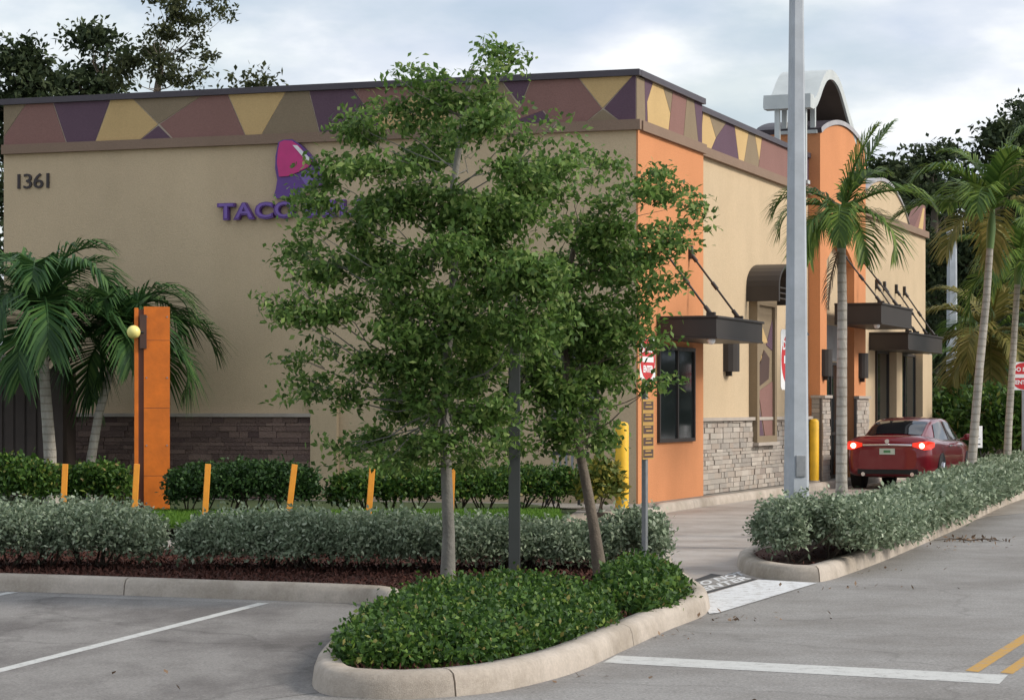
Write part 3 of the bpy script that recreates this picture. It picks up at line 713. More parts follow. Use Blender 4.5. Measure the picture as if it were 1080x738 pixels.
# row of orange delineator posts
labs = ['leftmost of the thin orange marker posts, in front of the pale palm trunk', 'thin orange marker post close against the orange pylon', 'thin orange marker post on the grass right of the pylon, behind the hedge gap', 'thin orange marker post tilted before the dark hedge, near the end of the brown stone', 'thin orange marker post left of the pale tree trunk', 'thin orange marker post half hidden by the pale tree trunk']
p0 = None
for k, (px, tp, lean) in enumerate(((66, 497, 2.5), (141, 499, 3), (215.5, 500, 3.5), (303, 501, 7), (388, 502, 4.5), (475, 502, 2))):
    x, y = G(px, 553, .15)
    if p0 is None:
        p0 = empty('marker_post', (0, 0, 0)); tag(p0, labs[0], 'marker post', 'thin orange marker posts behind the silver hedge')
        mb = MB(); mb.box(-.038, .038, -.02, .02, 0, .78, M['post_or']); mb.build('blade', p0, .006)
        mb = MB(); mb.box(-.06, .06, -.05, .05, -.004, .03, M['black']); mb.build('foot', p0)
        o = p0
    else: o = copy_thing(p0, (0, 0, 0), label=labs[k])
    o.location = (x, y, .15); o.rotation_euler = (0, math.radians(lean), math.radians(8))

# dumpster enclosure at the left
x0, x1 = AT(-90, 37.3), AT(60, 37.3)
t = empty('dumpster_enclosure', ((x0+x1)/2, 37.3, .145)); tag(t, 'dark brown gated enclosure with a pale rail on top at the left edge', 'enclosure')
hw = (x1-x0)/2; zt_ = ZAT(390, 37.3)-.145
mb = MB(); mb.box(-hw, hw-.12, .04, .1, .1, zt_*.96, M['dumpster'])
for k in range(12): xx = -hw+(2*hw-.12)*k/12; mb.box(xx, xx+.14, .015, .04, .1, zt_*.95, M['dumpster'])
mb.build('gate', t)
mb = MB(); mb.box(hw-.12, hw+.1, -.02, .2, 0, zt_+.02, M['dumpster']); mb.box(hw-.1, hw+.06, .2, 1.3, 0, zt_, M['dumpster']); mb.build('side_wall', t)
mb = MB(); mb.box(-hw-.2, -hw, -.02, 1.3, 0, zt_, M['dumpster']); mb.build('side_wall', t)
mb = MB(); mb.tube([(-hw, .15, zt_+.22), (hw, .15, zt_+.22)], .025, M['rail'], 8)
for k in range(16): xx = -hw+.05+(2*hw-.1)*k/15; mb.tube([(xx, .15, zt_-.01), (xx, .15, zt_+.22)], .014, M['rail'], 6)
mb.build('rail', t)

# bench against the wall
Yb = 36.15; t = empty('bench', (AT(597, Yb), Yb, .15), math.radians(-18)); tag(t, 'dark slatted bench against the tan wall behind the green hedge', 'bench')
mb = MB()
for k in range(3): mb.box(-.3, .3, -.2+.13*k, -.1+.13*k, .42, .45, M['black'])
mb.build('seat', t)
mb = MB(); mb.box(-.3, .3, .2, .23, .76, .82, M['black'])
for k in range(6): mb.box(-.28+.1*k, -.24+.1*k, .2, .22, .45, .76, M['steel'])
mb.build('backrest', t)
for sx_ in (-.26, .26):
    for sy_ in (-.17, .19): mb = MB(); mb.box(sx_-.02, sx_+.02, sy_-.02, sy_+.02, 0, .42, M['black']); mb.build('leg', t)

# ---------------------------------------------------------------- road markings
def mark(name, poly, z, mat): return sheet(name, poly, z, mat)
def stripe(a, b_, w):
    a = Vector(a); b_ = Vector(b_); d = (b_-a).normalized(); n = Vector((-d.y, d.x))*w/2
    return [tuple(a-n), tuple(b_-n), tuple(b_+n), tuple(a+n)]
p, q = Vector(G(0, 707)), Vector(G(278, 636)); mark('parking_line', stripe(p-(q-p)*.25, q, .1), .004, M['line'])
off = Vector(G(14, 624.5))-q; mark('parking_line', stripe(p-(q-p)*.25+off, q+off, .1), .004, M['line'])
mark('stop_bar', [G(650, 691), G(1063, 711.5), G(1054, 721), G(636, 698.5)], .002, M['line'])
vd = Vector((925, F)).normalized()
for (pa, pb) in (((1018, 707), (1032, 708.5)), ((1055, 709), (1068, 710.5))):
    a_, b_ = Vector(G(*pa)), Vector(G(*pb)); a2, b2 = a_+vd*60, b_+vd*60
    mark('centre_line', [tuple(a_), tuple(b_), tuple(b2), tuple(a2)], .002, M['yline'])
mark('white_band', [G(738, 629.5), G(800, 611.4), G(862, 615), G(757, 646.8), G(748, 647.5)], .007, M['bandwhite'])
q4 = [G(716, 617.5), G(750, 605.2), G(799, 611.2), G(735, 629)]
mark('lettered_band', q4, .006, M['blackpaint'])
# writing on the lettered patch, read from the road
def bil(s, t_):
    a_, b_, c_, d_ = [Vector(p) for p in (q4[3], q4[2], q4[1], q4[0])]   # s along the road edge, t away from the road
    return (a_*(1-s)+b_*s)*(1-t_)+(d_*(1-s)+c_*s)*t_
mb = MB()
a_, b_, d_ = Vector(bil(0, 0)), Vector(bil(1, 0)), Vector(bil(0, 1))
ex = (b_-a_); ey = (d_-a_); wl, hl = ex.length, ey.length; ex.normalize(); ey.normalize()
fr = (Vector((a_.x, a_.y, .008)), Vector((ex.x, ex.y, 0)), Vector((ey.x, ey.y, 0)), Vector((0, 0, 1)))
mb.prism([(wl*.07, hl*.1), (wl*.93, hl*.1), (wl*.93, hl*.9), (wl*.07, hl*.9)], fr, -.0012, .0, M['asphalt'])
text_into(mb, 'DO NOT', fr, wl*.54, hl*.68, hl*.42, .0006, .0012, M['bandwhite'], sx=.9, bold=.015)
text_into(mb, 'ENTER', fr, wl*.54, hl*.28, hl*.42, .0006, .0012, M['bandwhite'], sx=1.05, bold=.015)
struct(mb.build('painted_writing'))

# ---------------------------------------------------------------- vegetation
def wob(P, s=1.0, ph=0.0):
    x, y, z = P[:, 0]*s, P[:, 1]*s, P[:, 2]*s
    return (np.sin(2.1*x+1.3*y+ph)+np.sin(3.7*y-2.2*z+1+ph)+np.sin(5.3*x+3.1*z+2.1*y+2+ph)*.7+np.sin(9.1*x-7.3*y+5*z+ph)*.5)/3.2
def hedge(name, path, hw, h, label, cat, mat, n_per_m=9000, leafs=(.05, .03), z0=.105, group=None, stems=True, amp=.22, clump=.05, ragged=.0):
    """leafy hedge: twigs of leaves in a rounded box swept along a path (a list of (x, y, halfwidth factor, height factor))"""
    P = [Vector((p[0], p[1])) for p in path]; seg = [(P[i+1]-P[i]).length for i in range(len(P)-1)]; tot = sum(seg); cum = np.cumsum([0]+seg)
    t = empty(name, (P[0].x, P[0].y, z0)); tag(t, label, cat, group)
    tw = int(tot*n_per_m/9); s = rng.uniform(0, tot, tw)
    xs = np.interp(s, cum, [p.x for p in P]); ys = np.interp(s, cum, [p.y for p in P])
    fw = np.interp(s, cum, [(p[2] if len(p) > 2 else 1) for p in path]); fh = np.interp(s, cum, [(p[3] if len(p) > 3 else 1) for p in path])
    idx = np.clip(np.searchsorted(cum, s)-1, 0, len(seg)-1)
    dx = np.array([(P[i+1].x-P[i].x)/seg[i] for i in range(len(seg))])[idx]; dy = np.array([(P[i+1].y-P[i].y)/seg[i] for i in range(len(seg))])[idx]
    end = np.minimum(s, tot-s); fe = np.clip(end/.45, 0, 1)**.5
    # cross-section: superellipse, angle from ground left over the top to ground right
    a = rng.uniform(-.15, PI+.15, tw); rad = 1-np.abs(rng.normal(0, .16, tw)); rad = np.where(rng.random(tw) < .3, rng.uniform(.2, 1, tw), rad)
    ca, sa = np.cos(a), np.sin(a); k = (np.abs(ca)**3.2+np.abs(sa)**3.2)**(-1/3.2)
    base = np.stack([xs, ys, np.zeros(tw)], 1)
    w = ca*k*rad; zz = sa*k*rad
    Q = np.stack([xs-dy*w*hw, ys+dx*w*hw, zz*h], 1)
    am = 1+amp*wob(Q, 2.2, len(label))+amp*.6*wob(Q, 6.0, 3)
    w = w*hw*fw*(.55+.45*fe)*am; zz = (zz*h*.5+h*.5)*fh*(.7+.3*fe)*(1+amp*.5*wob(Q, 3.1, 1.7)+ragged*rng.random(tw)**6)
    zz = np.maximum(zz, .02)
    ctr = np.stack([xs-dy*w-P[0].x, ys+dx*w-P[0].y, zz], 1)
    # 9 leaves per twig
    PP = np.repeat(ctr, 9, 0)+rng.normal(0, clump, (tw*9, 3)); PP[:, 2] = np.maximum(PP[:, 2], .01)
    od = np.repeat(np.stack([-dy*np.sign(w)*.5, dx*np.sign(w)*.5, np.full(tw, .6)], 1), 9, 0)
    V = leaves(PP, leafs[0], leafs[1], out=od)
    np_mesh('foliage', V, len(PP), mat, t)
    if stems:
        mb = MB(); mb.tube([(p.x-P[0].x, p.y-P[0].y, -.03) for p in P], .04, M['stem'], 5)
        for i in range(int(tot/.28)):
            s_ = random.uniform(.1, tot-.1); x = np.interp(s_, cum, [p.x for p in P])-P[0].x; y = np.interp(s_, cum, [p.y for p in P])-P[0].y
            for j in range(3):
                b_ = (x+random.uniform(-.04, .04), y+random.uniform(-.04, .04), -.03); e = (b_[0]+random.uniform(-.3, .3)*hw*2, b_[1]+random.uniform(-.3, .3)*hw*2, h*random.uniform(.5, .85))
                mb.tube([b_, ((b_[0]+e[0])/2+.03, (b_[1]+e[1])/2, h*.35), e], [.014, .01, .004], M['stem'], 5, False)
        mb.build('stems', t)
    return t

GS = 'clipped silver leaved hedges along the kerbs'
hedge('silver_hedge', [G(-170, 598, .1), G(0, 600, .1), G(90, 600, .1), G(140, 600, .1), G(167, 600, .1)], .55, .52, 'silvery green hedge at the far left behind the parking kerb, left of the gap', 'hedge', M['leaf_silver'], 17000, (.052, .03), group=GS, ragged=.25)
hedge('silver_hedge', [G(204, 600, .1), G(300, 602, .1), (*G(450, 603, .1), 1, .93), (*G(560, 602, .1), 1, .82), (*G(640, 601, .1), 1, .82)], .5, .47, 'silvery green hedge running behind the tree trunks, right of the gap', 'hedge', M['leaf_silver'], 15000, (.052, .03), group=GS, ragged=.2)
hedge('silver_shrub', [G(650, 601, .1), G(672, 602, .1), G(700, 602, .1)], .42, .56, 'loose silvery shrub at the drive end of the left hedge, behind the sign post', 'shrub', M['leaf_silver'], 11000, (.06, .033), ragged=.3, amp=.3)
def strip(pts, off): return pts
ra = [G(816, 594, .1), G(842, 594, .1), G(870, 591, .1), G(900, 582, .1), G(936, 567, .1)]
hedge('silver_hedge', [(*ra[0], .9, 1.18), (*ra[1], 1, 1.15), (*ra[2], 1, 1.0), (*ra[3], .95, .86), (*ra[4], .9, .8)], .58, .50, 'silvery hedge at the rounded near end of the right strip, around the large pale pole', 'hedge', M['leaf_silver'], 18000, (.056, .032), group=GS, ragged=.2, amp=.25)
rb = [G(946, 563, .1), G(975, 555, .1), G(1010, 541, .1), G(1045, 526, .1), G(1085, 510, .1), (17.5, 63), (21.0, 74)]
hedge('silver_hedge', [(*rb[0], 1.0, .95), (*rb[1], 1.1, .98), (*rb[2], 1, 1.1), (*rb[3], 1, 1.15), (*rb[4], 1, 1.15), (*rb[5], 1, 1), (*rb[6], .7, .9)], .46, .44, 'long silvery hedge along the far part of the right kerb, under the palm trunks', 'hedge', M['leaf_silver'], 6500, (.085, .05), group=GS, ragged=.15, amp=.25)
GG = 'dark green hedges at the foot of the restaurant wall'
hedge('green_hedge', [G(180, 543, .15), G(250, 543, .15), G(332, 542, .15)], .5, .68, 'clipped dark green hedge in front of the brown stone base', 'hedge', M['leaf_hedge'], 6000, (.075, .045), z0=.15, group=GG, amp=.1)
hedge('green_hedge', [G(350, 541, .15), G(450, 540, .15), G(560, 537, .15), G(622, 536, .15)], .5, .56, 'low green hedge behind the two street trees, in front of the tan wall', 'hedge', M['leaf_shrub'], 5500, (.075, .045), z0=.15, group=GG, amp=.14)
hedge('green_shrub', [G(-40, 539, .15), G(20, 539, .15), G(60, 539, .15)], .6, .72, 'mounded green shrub in front of the brown enclosure', 'shrub', M['leaf_shrub'], 5500, (.09, .05), z0=.15, amp=.25)
hedge('green_shrub', [G(72, 538, .15), G(100, 538, .15), G(135, 538, .15)], .5, .66, 'green shrub between the leaning palm trunk and the orange pylon', 'shrub', M['leaf_shrub'], 5500, (.09, .05), z0=.15, amp=.22)
hedge('croton_shrub', [G(622, 540, .15), G(643, 541, .15)], .35, .72, 'yellow green leafy shrub just left of the tall yellow bollard', 'shrub', M['leaf_croton'], 5000, (.12, .06), z0=.15, amp=.3, ragged=.3)

def mound(name, poly, h, label, mat, dens, leafs, edge=.5, z0=.105, clump=.04):
    """ground filling shrub with the plan of a polygon"""
    Pn = np.array(poly); c = Pn.mean(0); t = empty(name, (c[0], c[1], z0)); tag(t, label, 'shrub')
    mn, mx = Pn.min(0), Pn.max(0); area = (mx[0]-mn[0])*(mx[1]-mn[1]); n = int(area*dens/9)
    q = rng.uniform(mn, mx, (n, 2)); ins = np.zeros(n, bool); dist = np.full(n, 9.0); k = len(Pn)
    for i in range(k):
        a_, b_ = Pn[i], Pn[(i+1) % k]; cond = ((a_[1] > q[:, 1]) != (b_[1] > q[:, 1]))
        xi = (b_[0]-a_[0])*(q[:, 1]-a_[1])/((b_[1]-a_[1]) or 1e-9)+a_[0]; ins ^= cond & (q[:, 0] < xi)
        d = b_-a_; tt = np.clip(((q-a_)@d)/(d@d), 0, 1); dist = np.minimum(dist, np.linalg.norm(q-(a_+tt[:, None]*d), axis=1))
    q = q[ins]; dist = dist[ins]; n = len(q)
    Q3_ = np.column_stack([q, np.zeros(n)])
    H = h*(1-(1-np.clip(dist/edge, 0, 1))**2.6)**.5*(1+.45*wob(Q3_, 2.4, 1)+.3*wob(Q3_, 6, 4))
    H = np.maximum(H, .05)
    z = H*(1-np.abs(rng.normal(0, .13, n))); z = np.where(rng.random(n) < .35, rng.uniform(0.05, 1, n)*H, z); z = z*(1+.5*rng.random(n)**10)
    z = np.maximum(z, .02)
    ctr = np.column_stack([q-c, z]); PP = np.repeat(ctr, 9, 0)+rng.normal(0, clump, (n*9, 3)); PP[:, 2] = np.maximum(PP[:, 2], .01)
    V = leaves(PP, leafs[0], leafs[1], out=np.tile([0, 0, .7], (n*9, 1))); np_mesh('foliage', V, len(PP), mat, t)
    mb = MB()
    for i in range(0, n, max(1, n//90)):
        x, y = q[i]-c; hh = H[i]*.8
        mb.tube([(x*.98, y*.98, -.01), (x, y, hh*.5), (x+random.uniform(-.08, .08), y+random.uniform(-.08, .08), hh)], [.012, .008, .003], M['stem'], 5, False)
    mb.build('stems', t)
    return t
isl = [G(360, 700, .1), G(372, 707, .1), G(430, 709, .1), G(505, 705, .1), G(560, 693, .1), G(605, 677, .1), G(642, 664, .1), G(638, 645, .1), G(600, 636, .1), G(520, 632, .1), G(440, 638, .1), G(395, 658, .1), G(364, 685, .1)]
mound('green_shrub', isl, .135, 'broad bright green shrub filling the nose of the near planter under the trees', M['leaf_shrub'], 21000, (.046, .028))
isl2 = [G(645, 651, .1), G(675, 652, .1), G(702, 645, .1), G(720, 634, .1), G(716, 624, .1), G(690, 616, .1), G(640, 618, .1), G(632, 634, .1)]
mound('green_shrub', isl2, .19, 'smaller green shrub at the drive end of the near planter, below the sign post', M['leaf_shrub'], 18000, (.055, .032), .4)

# mulch chips and grass
def scatter_chips(name, poly_pts, n, z):
    Pn = np.array(poly_pts); mn, mx = Pn.min(0), Pn.max(0); q = rng.uniform(mn, mx, (n*3, 2)); ins = np.zeros(len(q), bool); k = len(Pn)
    for i in range(k):
        a_, b_ = Pn[i], Pn[(i+1) % k]; cond = ((a_[1] > q[:, 1]) != (b_[1] > q[:, 1])); xi = (b_[0]-a_[0])*(q[:, 1]-a_[1])/((b_[1]-a_[1]) or 1e-9)+a_[0]; ins ^= cond & (q[:, 0] < xi)
    q = q[ins]; return np.column_stack([q, np.full(len(q), z)+rng.random(len(q))*.025])
qa = scatter_chips('', [p for p in inset(Q1, .2) if -8 < p[0]], 42000, .11); qb = scatter_chips('', [p for p in inset(Q2[:-1], .2)], 22000, .11)
PP = np.vstack([qa, qb]); o = np_mesh('mulch', leaves(PP, .055, .02, up=.8), len(PP), M['mulch']); struct(o, 'stuff', 'reddish brown bark mulch covering the planting beds', 'mulch')
gp = scatter_chips('', [G(-100, 556, .15), G(300, 557, .15), G(470, 556, .15), G(590, 549, .15), G(590, 542, .15), G(300, 543, .15), G(-100, 541, .15)], 60000, .15)
o = np_mesh('grass', leaves(gp, .09, .012, up=0, out=np.tile([0, 0, 2.2], (len(gp), 1))), len(gp), M['grass']); struct(o, 'stuff', 'short bright green grass in front of the restaurant hedges', 'grass')

# street trees
def tube_path(a, b_, n=4, sag=.0, jit=.05):
    a = Vector(a); b_ = Vector(b_); out = []
    for i in range(n+1):
        t = i/n; p = a.lerp(b_, t); j = jit*math.sin(PI*t); out.append(p+Vector((random.uniform(-j, j), random.uniform(-j, j), random.uniform(-j, j)+sag*math.sin(PI*t))))
    return out
def tree(name, base, trunk, clusters, label, cat, lmat, bmat, r0, leafs, dens, group=None, twig=9, clump=.07, sub=1.0, twigs_vis=True, lowi=1, limb=1.0):
    """trunk: list of local points; clusters: local (x,y,z,r)"""
    t = empty(name, base); tag(t, label, cat, group)
    mb = MB(); n = len(trunk); rad = [r0*(1-.62*i/(n-1)) for i in range(n)]; rad[0] = r0*1.25
    mb.tube(trunk, rad, bmat, 12)
    tv = [Vector(p) for p in trunk]; allP = []; 
    for (x, y, z, r) in clusters:
        c = Vector((x, y, z)); cand = [i for i in range(lowi, n) if tv[i].z < z-.1] or [lowi]
        i = min(cand, key=lambda k: (tv[k]-c).length+abs(tv[k].z-(z-.8*abs((tv[k]-c).xy.length)))*.6)
        j = min(i+1, n-1); hz = (c.xy-tv[i].xy).length; want = c.z-random.uniform(.35, .75)*hz-.05
        st = tv[i].lerp(tv[j], max(0, min(1, (want-tv[i].z)/max(.01, tv[j].z-tv[i].z)))) if want > tv[i].z else tv[i].lerp(tv[j], random.random()*.35)
        path = tube_path(st, c, 5, .03*r-.05*hz, .28*r); rb_ = min(rad[i]*.6, .05*(c-tv[i]).length+.008)*limb
        mb.tube(path, [rb_, rb_*.85, rb_*.7, rb_*.55, rb_*.4, rb_*.25], bmat, 7, False)
        m_ = max(4, int(dens*r**2*random.choice((.35, .8, 1.1, 1.5)))); kk = max(2, int(m_/(13 if twigs_vis else 20))); d = unit(rng.normal(size=(kk, 3))); rr = r*(rng.random(kk)**.42)
        sub_ = d*rr[:, None]*np.array([1.0, 1.0, .8]); wt = rng.random(kk)**1.2+.15; wt /= wt.sum(); pick = rng.choice(kk, m_, p=wt)
        ctr = sub_[pick]+rng.normal(0, clump*1.15, (m_, 3))*np.array([1.15, 1.15, .5])
        if twigs_vis:
            for k in range(min(kk, 16)):
                e = c+Vector(sub_[k]); mb.tube([c.lerp(tv[i], .15), c.lerp(e, .5)+Vector((0, 0, .02)), e], [rb_*.3, rb_*.2, .0025], bmat, 4, False)
        allP.append(ctr+np.array([x, y, z]))
    mb.build('trunk', t)
    ctr = np.vstack(allP); PP = np.repeat(ctr, twig, 0)+rng.normal(0, clump, (len(ctr)*twig, 3))*np.array([1, 1, .55])
    np_mesh('crown', leaves(PP, leafs[0], leafs[1], up=.5), len(PP), lmat, t)
    return t
def clus(base, Y0, lst, dspread):
    out = []
    for (px, py, r) in lst:
        Y = Y0+random.uniform(-dspread, dspread); out.append((AT(px, Y)-base[0], Y-base[1], ZAT(py, Y)-base[2], r))
    return out
# px, py, radius in metres
YA = 19.6; ba = (AT(472, YA), YA, .1)
cl = [(412, 78, .10), (443, 70, .09), (441, 88, .10), (500, 72, .13), (496, 100, .18), (528, 62, .14), (532, 78, .08), (512, 46, .04),
 (400, 115, .16), (372, 128, .13), (430, 118, .2), (465, 108, .2), (505, 128, .24), (545, 135, .22), (385, 145, .15),
 (360, 172, .2), (400, 168, .28), (450, 155, .32), (500, 160, .34), (555, 165, .3), (345, 190, .16), (590, 130, .1),
 (340, 222, .2), (375, 220, .3), (425, 215, .36), (480, 215, .4), (535, 220, .38), (325, 240, .13),
 (318, 262, .17), (350, 270, .3), (400, 275, .36), (450, 275, .4), (505, 280, .4), (555, 285, .36), (308, 300, .14),
 (310, 322, .16), (345, 320, .28), (395, 330, .36), (450, 335, .4), (505, 340, .4), (550, 345, .34), (296, 322, .08),
 (338, 365, .2), (375, 375, .28), (425, 385, .34), (475, 390, .36), (520, 395, .34), (560, 395, .28), (320, 380, .11),
 (330, 408, .15), (310, 412, .09), (372, 420, .17), (425, 425, .24), (470, 435, .3), (520, 435, .24), (455, 465, .22), (395, 462, .16), (505, 462, .16), (480, 480, .14), (370, 478, .10), (415, 490, .13), (545, 470, .12)]
cA = clus(ba, YA, cl, .75)+clus(ba, YA-.45, [(400, 488, .12), (442, 478, .14), (480, 455, .2), (465, 395, .22), (470, 350, .2), (455, 425, .18), (500, 480, .11), (372, 470, .14), (520, 455, .14)], .15)
tr = [(0, 0, 0), (.01, 0, .5), (-.01, .02, 1.0), (-.03, .03, 1.5), (.0, .0, 2.0), (.06, 0, 2.7), (.03, .05, 3.3), (.12, .0, 3.9), (.2, 0, 4.4)]
tree('street_tree', ba, tr, cA, 'larger leafy street tree on a straight pale trunk, its crown hiding half the purple sign', 'tree', M['leaf_tree'], M['bark'], .056, (.066, .038), 1200, clump=.06, lowi=3, limb=.38)
YB = 20.8; bb = (AT(634, YB), YB, .1)
cl = [(600, 160, .16), (635, 170, .15), (610, 190, .26), (655, 205, .24), (690, 185, .11), (565, 200, .28), (700, 205, .17), (590, 235, .34), (640, 245, .36), (690, 240, .28), (722, 215, .1), (718, 248, .17),
 (575, 285, .36), (625, 290, .38), (675, 285, .26), (705, 275, .14), (730, 240, .08), (590, 335, .34), (640, 335, .34), (680, 330, .18), (600, 375, .26), (645, 372, .28), (686, 352, .10), (694, 362, .06),
 (655, 392, .14), (690, 405, .09), (700, 402, .07), (570, 405, .22), (610, 440, .24), (630, 452, .13), (585, 455, .16), (560, 440, .15), (628, 475, .11), (600, 478, .12), (695, 296, .10)]
cB = clus(bb, YB, cl, .6)+clus(bb, YB-.4, [(600, 420, .2), (585, 400, .2), (615, 400, .17), (605, 452, .16), (570, 470, .12), (625, 430, .13)], .12)
tr = [(0, 0, 0), (-.06, 0, .45), (-.12, 0, .8), (-.2, 0, 1.2), (-.3, 0, 1.7), (-.32, .05, 2.2), (-.3, 0, 2.7), (-.2, 0, 3.2)]
tree('street_tree', bb, tr, cB, 'smaller street tree with a thin leaning brown trunk, its crown over the orange corner', 'tree', M['leaf_tree'], M['bark_dk'], .055, (.068, .04), 1300, clump=.06, lowi=3, limb=.38)

# palms
def frond(az, el, Lf, droop, mat, lw=.036, ll=.34, n=42, curl=1.0):
    mb = MB(); P = []; p = Vector((0, 0, 0)); e = el; h = Vector((math.cos(az), math.sin(az), 0)); N = 18
    for i in range(N+1):
        P.append(p.copy()); d = h*math.cos(e)+Vector((0, 0, 1))*math.sin(e); p = p+d*Lf/N; e -= droop/N*(.5+1.2*i/N)
    mb.tube(P, [.018*(1-.85*i/N)*Lf+.002 for i in range(N+1)], mat, 5, False)
    side = Vector((-math.sin(az), math.cos(az), 0))
    vs = []; fs = []
    for s in (-1, 1):
        for k in range(n):
            t = .12+.88*(k+random.uniform(-.2, .2))/n; t = min(t, .995); i = min(int(t*N), N-1); q = P[i].lerp(P[i+1], t*N-i); tg = (P[i+1]-P[i]).normalized()
            nrm = side.cross(tg)*-1; ln = Lf*ll*1.1*(math.sin(PI*min(1, t*.86+.12))**.6)*random.uniform(.85, 1.1)
            dirv = (side*s*(1.0-.45*t)+tg*(.45+.75*t)+nrm*.3*random.uniform(.4, 1.2)).normalized()
            mid = q+dirv*ln*.5; tip = q+dirv*ln*.93+Vector((0, 0, -1))*ln*.33*curl*random.uniform(.6, 1.3); wv = dirv.cross(nrm).normalized()*lw*Lf*.62
            b0 = len(vs); vs += [q-wv*.4, q+wv*.4, mid-wv*.55, mid+wv*.55, tip-wv*.05, tip+wv*.05]; fs += [(b0, b0+1, b0+3, b0+2), (b0+2, b0+3, b0+5, b0+4)]
    mb.add(vs, fs, mat)
    return mb
def palm(base, trunk, label, nf, Lf, mats, seed, r0=.09, els=(75, -15), droop=(1.2, 2.2), dead=0, group='palms along the drive', ll=.34, spec=None, shaft=.5):
    random.seed(seed); t = empty('palm_tree', base); tag(t, label, 'palm tree', group)
    mb = MB(); n = len(trunk); P = [Vector(p) for p in trunk]
    F_ = []
    for i in range(n-1):
        for k in range(5): F_.append(P[i].lerp(P[i+1], k/5))
    F_.append(P[-1]); mb.tube(F_, [r0*(1.35-.35*min(1, i/3))*(1-.3*i/len(F_))*(1+.03*(i % 2)) for i in range(len(F_))], M['palmbark'], 12); mb.build('trunk', t)
    top = P[-1]; dirn = (P[-1]-P[-2]).normalized(); ct = top+dirn*shaft
    mb = MB(); mb.tube([top, top+dirn*shaft*.5, ct], [r0*.8, r0*.95, r0*.45], M['shaft'], 10); mb.build('crownshaft', t)
    if spec is None:
        spec = []
        for k in range(nf):
            f = k/(nf-1); spec.append((k*2.399+random.uniform(-.2, .2), math.radians(els[0]+(els[1]-els[0])*f), Lf*random.uniform(.85, 1.1), droop[0]+(droop[1]-droop[0])*random.random()))
    for k, (az, el, l, dr) in enumerate(spec):
        m_ = mats[0] if len(mats) < 2 or random.random() < .8 else mats[1]
        o = frond(az, el, l, dr, m_, ll=ll).build('frond', t); o.location = ct
    for k in range(dead):
        az = 3.6+k*.35; o = frond(az, math.radians(-65), Lf*.75, .5, M['palm_dead'], ll=.22, n=18).build('dry_frond', t); o.location = top+Vector((0, 0, .05))
    return t
R = math.radians
# palm by the big pole
Y1 = 29.5; x1 = AT(887.5, Y1); top = ZAT(262, Y1)-.1
palm((x1, Y1, .1), [(0, 0, 0), (0, 0, 1), (.005, 0, 2), (.01, 0, top*.8), (.0, 0, top)], 'single palm with a dry hanging frond, right of the large pale light pole', 9, 1.15, [M['palm']], 5, .076, dead=1, shaft=.45, ll=.4,
 spec=[(R(10), R(66), 1.35, .3), (R(-20), R(78), 1.2, .5), (R(-12), R(38), 1.25, 1.5), (R(190), R(28), 1.05, 2.1), (R(160), R(50), 1.1, 2.2), (R(-40), R(8), 1.15, 2.0), (R(220), R(5), 1.05, 1.9), (R(-100), R(20), 1.0, 2.1), (R(-70), R(-10), 1.0, 1.6), (R(80), R(30), 1.1, 1.9), (R(120), R(0), 1.0, 1.8), (R(-150), R(-15), 1.0, 1.5), (R(40), R(60), 1.1, 1.2)])
# right group
Y2 = 37.5; x2 = AT(1022, Y2); zt2 = ZAT(262, Y2)-.1
palm((x2, Y2, .1), [(0, 0, 0), (.08, 0, 1.1), (.17, 0, 2.2), (.28, 0, 3.3), (AT(1044, Y2)-x2, 0, zt2)], 'palm with a leaning trunk beside the small white notice', 13, 1.75, [M['palm'], M['palm_old']], 9, .078, shaft=.65, ll=.34, els=(88, -5), droop=(.9, 2.1))
Y3 = 45; x3 = AT(1061, Y3); zt3 = ZAT(300, Y3)-.1
palm((x3, Y3, .1), [(0, 0, 0), (.05, 0, 1.2), (.12, 0, 2.3), (AT(1073, Y3)-x3, 0, zt3)], 'palm with a thinner trunk at the right, just left of the no entry sign', 11, 1.7, [M['palm'], M['palm_old']], 12, .08, shaft=.5, ll=.32)
Y4 = 54; x4 = AT(1092, Y4)
palm((x4, Y4, .1), [(0, 0, 0), (0, 0, 2), (-.1, 0, 4.4)], 'palm cut by the right edge of the view behind the no entry sign', 11, 1.9, [M['palm']], 21, .1, shaft=.5)
Y5 = 62
palm((AT(1040, Y5), Y5, 0), [(0, 0, 0), (0, 0, 2), (.1, 0, 3.4)], 'broad yellowing palm against the dark trees', 16, 2.6, [M['palm_old'], M['palm']], 31, .16, shaft=.3, dead=5, ll=.3, els=(70, -40))
Y6 = 66
palm((AT(975, Y6)+1.6, Y6, 0), [(0, 0, 0), (0, 0, 1.6), (.1, 0, 2.6)], 'olive green palm in the shade just right of the end of the restaurant', 15, 2.3, [M['palm'], M['palm_dk']], 33, .16, shaft=.3, dead=4, ll=.3, els=(70, -40))
# left pair
GL = 'palms in front of the long tan wall'
Y7 = 36.6; x7 = AT(54, Y7)
palm((x7, Y7, .15), [(0, 0, 0), (-.02, 0, .8), (-.08, 0, 1.6), (-.13, 0, 2.35)], 'leftmost palm with a pale upright trunk, in front of the brown enclosure', 17, 1.95, [M['palm_dk']], 41, .11, group=GL, shaft=.6, ll=.42, els=(86, 0), droop=(1.7, 2.8))
Y8 = 37.2; x8 = AT(93, Y8)
palm((x8, Y8, .15), [(0, 0, 0), (.05, 0, .7), (.17, 0, 1.4), (.38, 0, 2.15)], 'palm with a slender curved trunk just left of the orange pylon', 15, 1.75, [M['palm_dk']], 44, .085, group=GL, shaft=.5, ll=.44, els=(80, 5), droop=(2.0, 3.0))

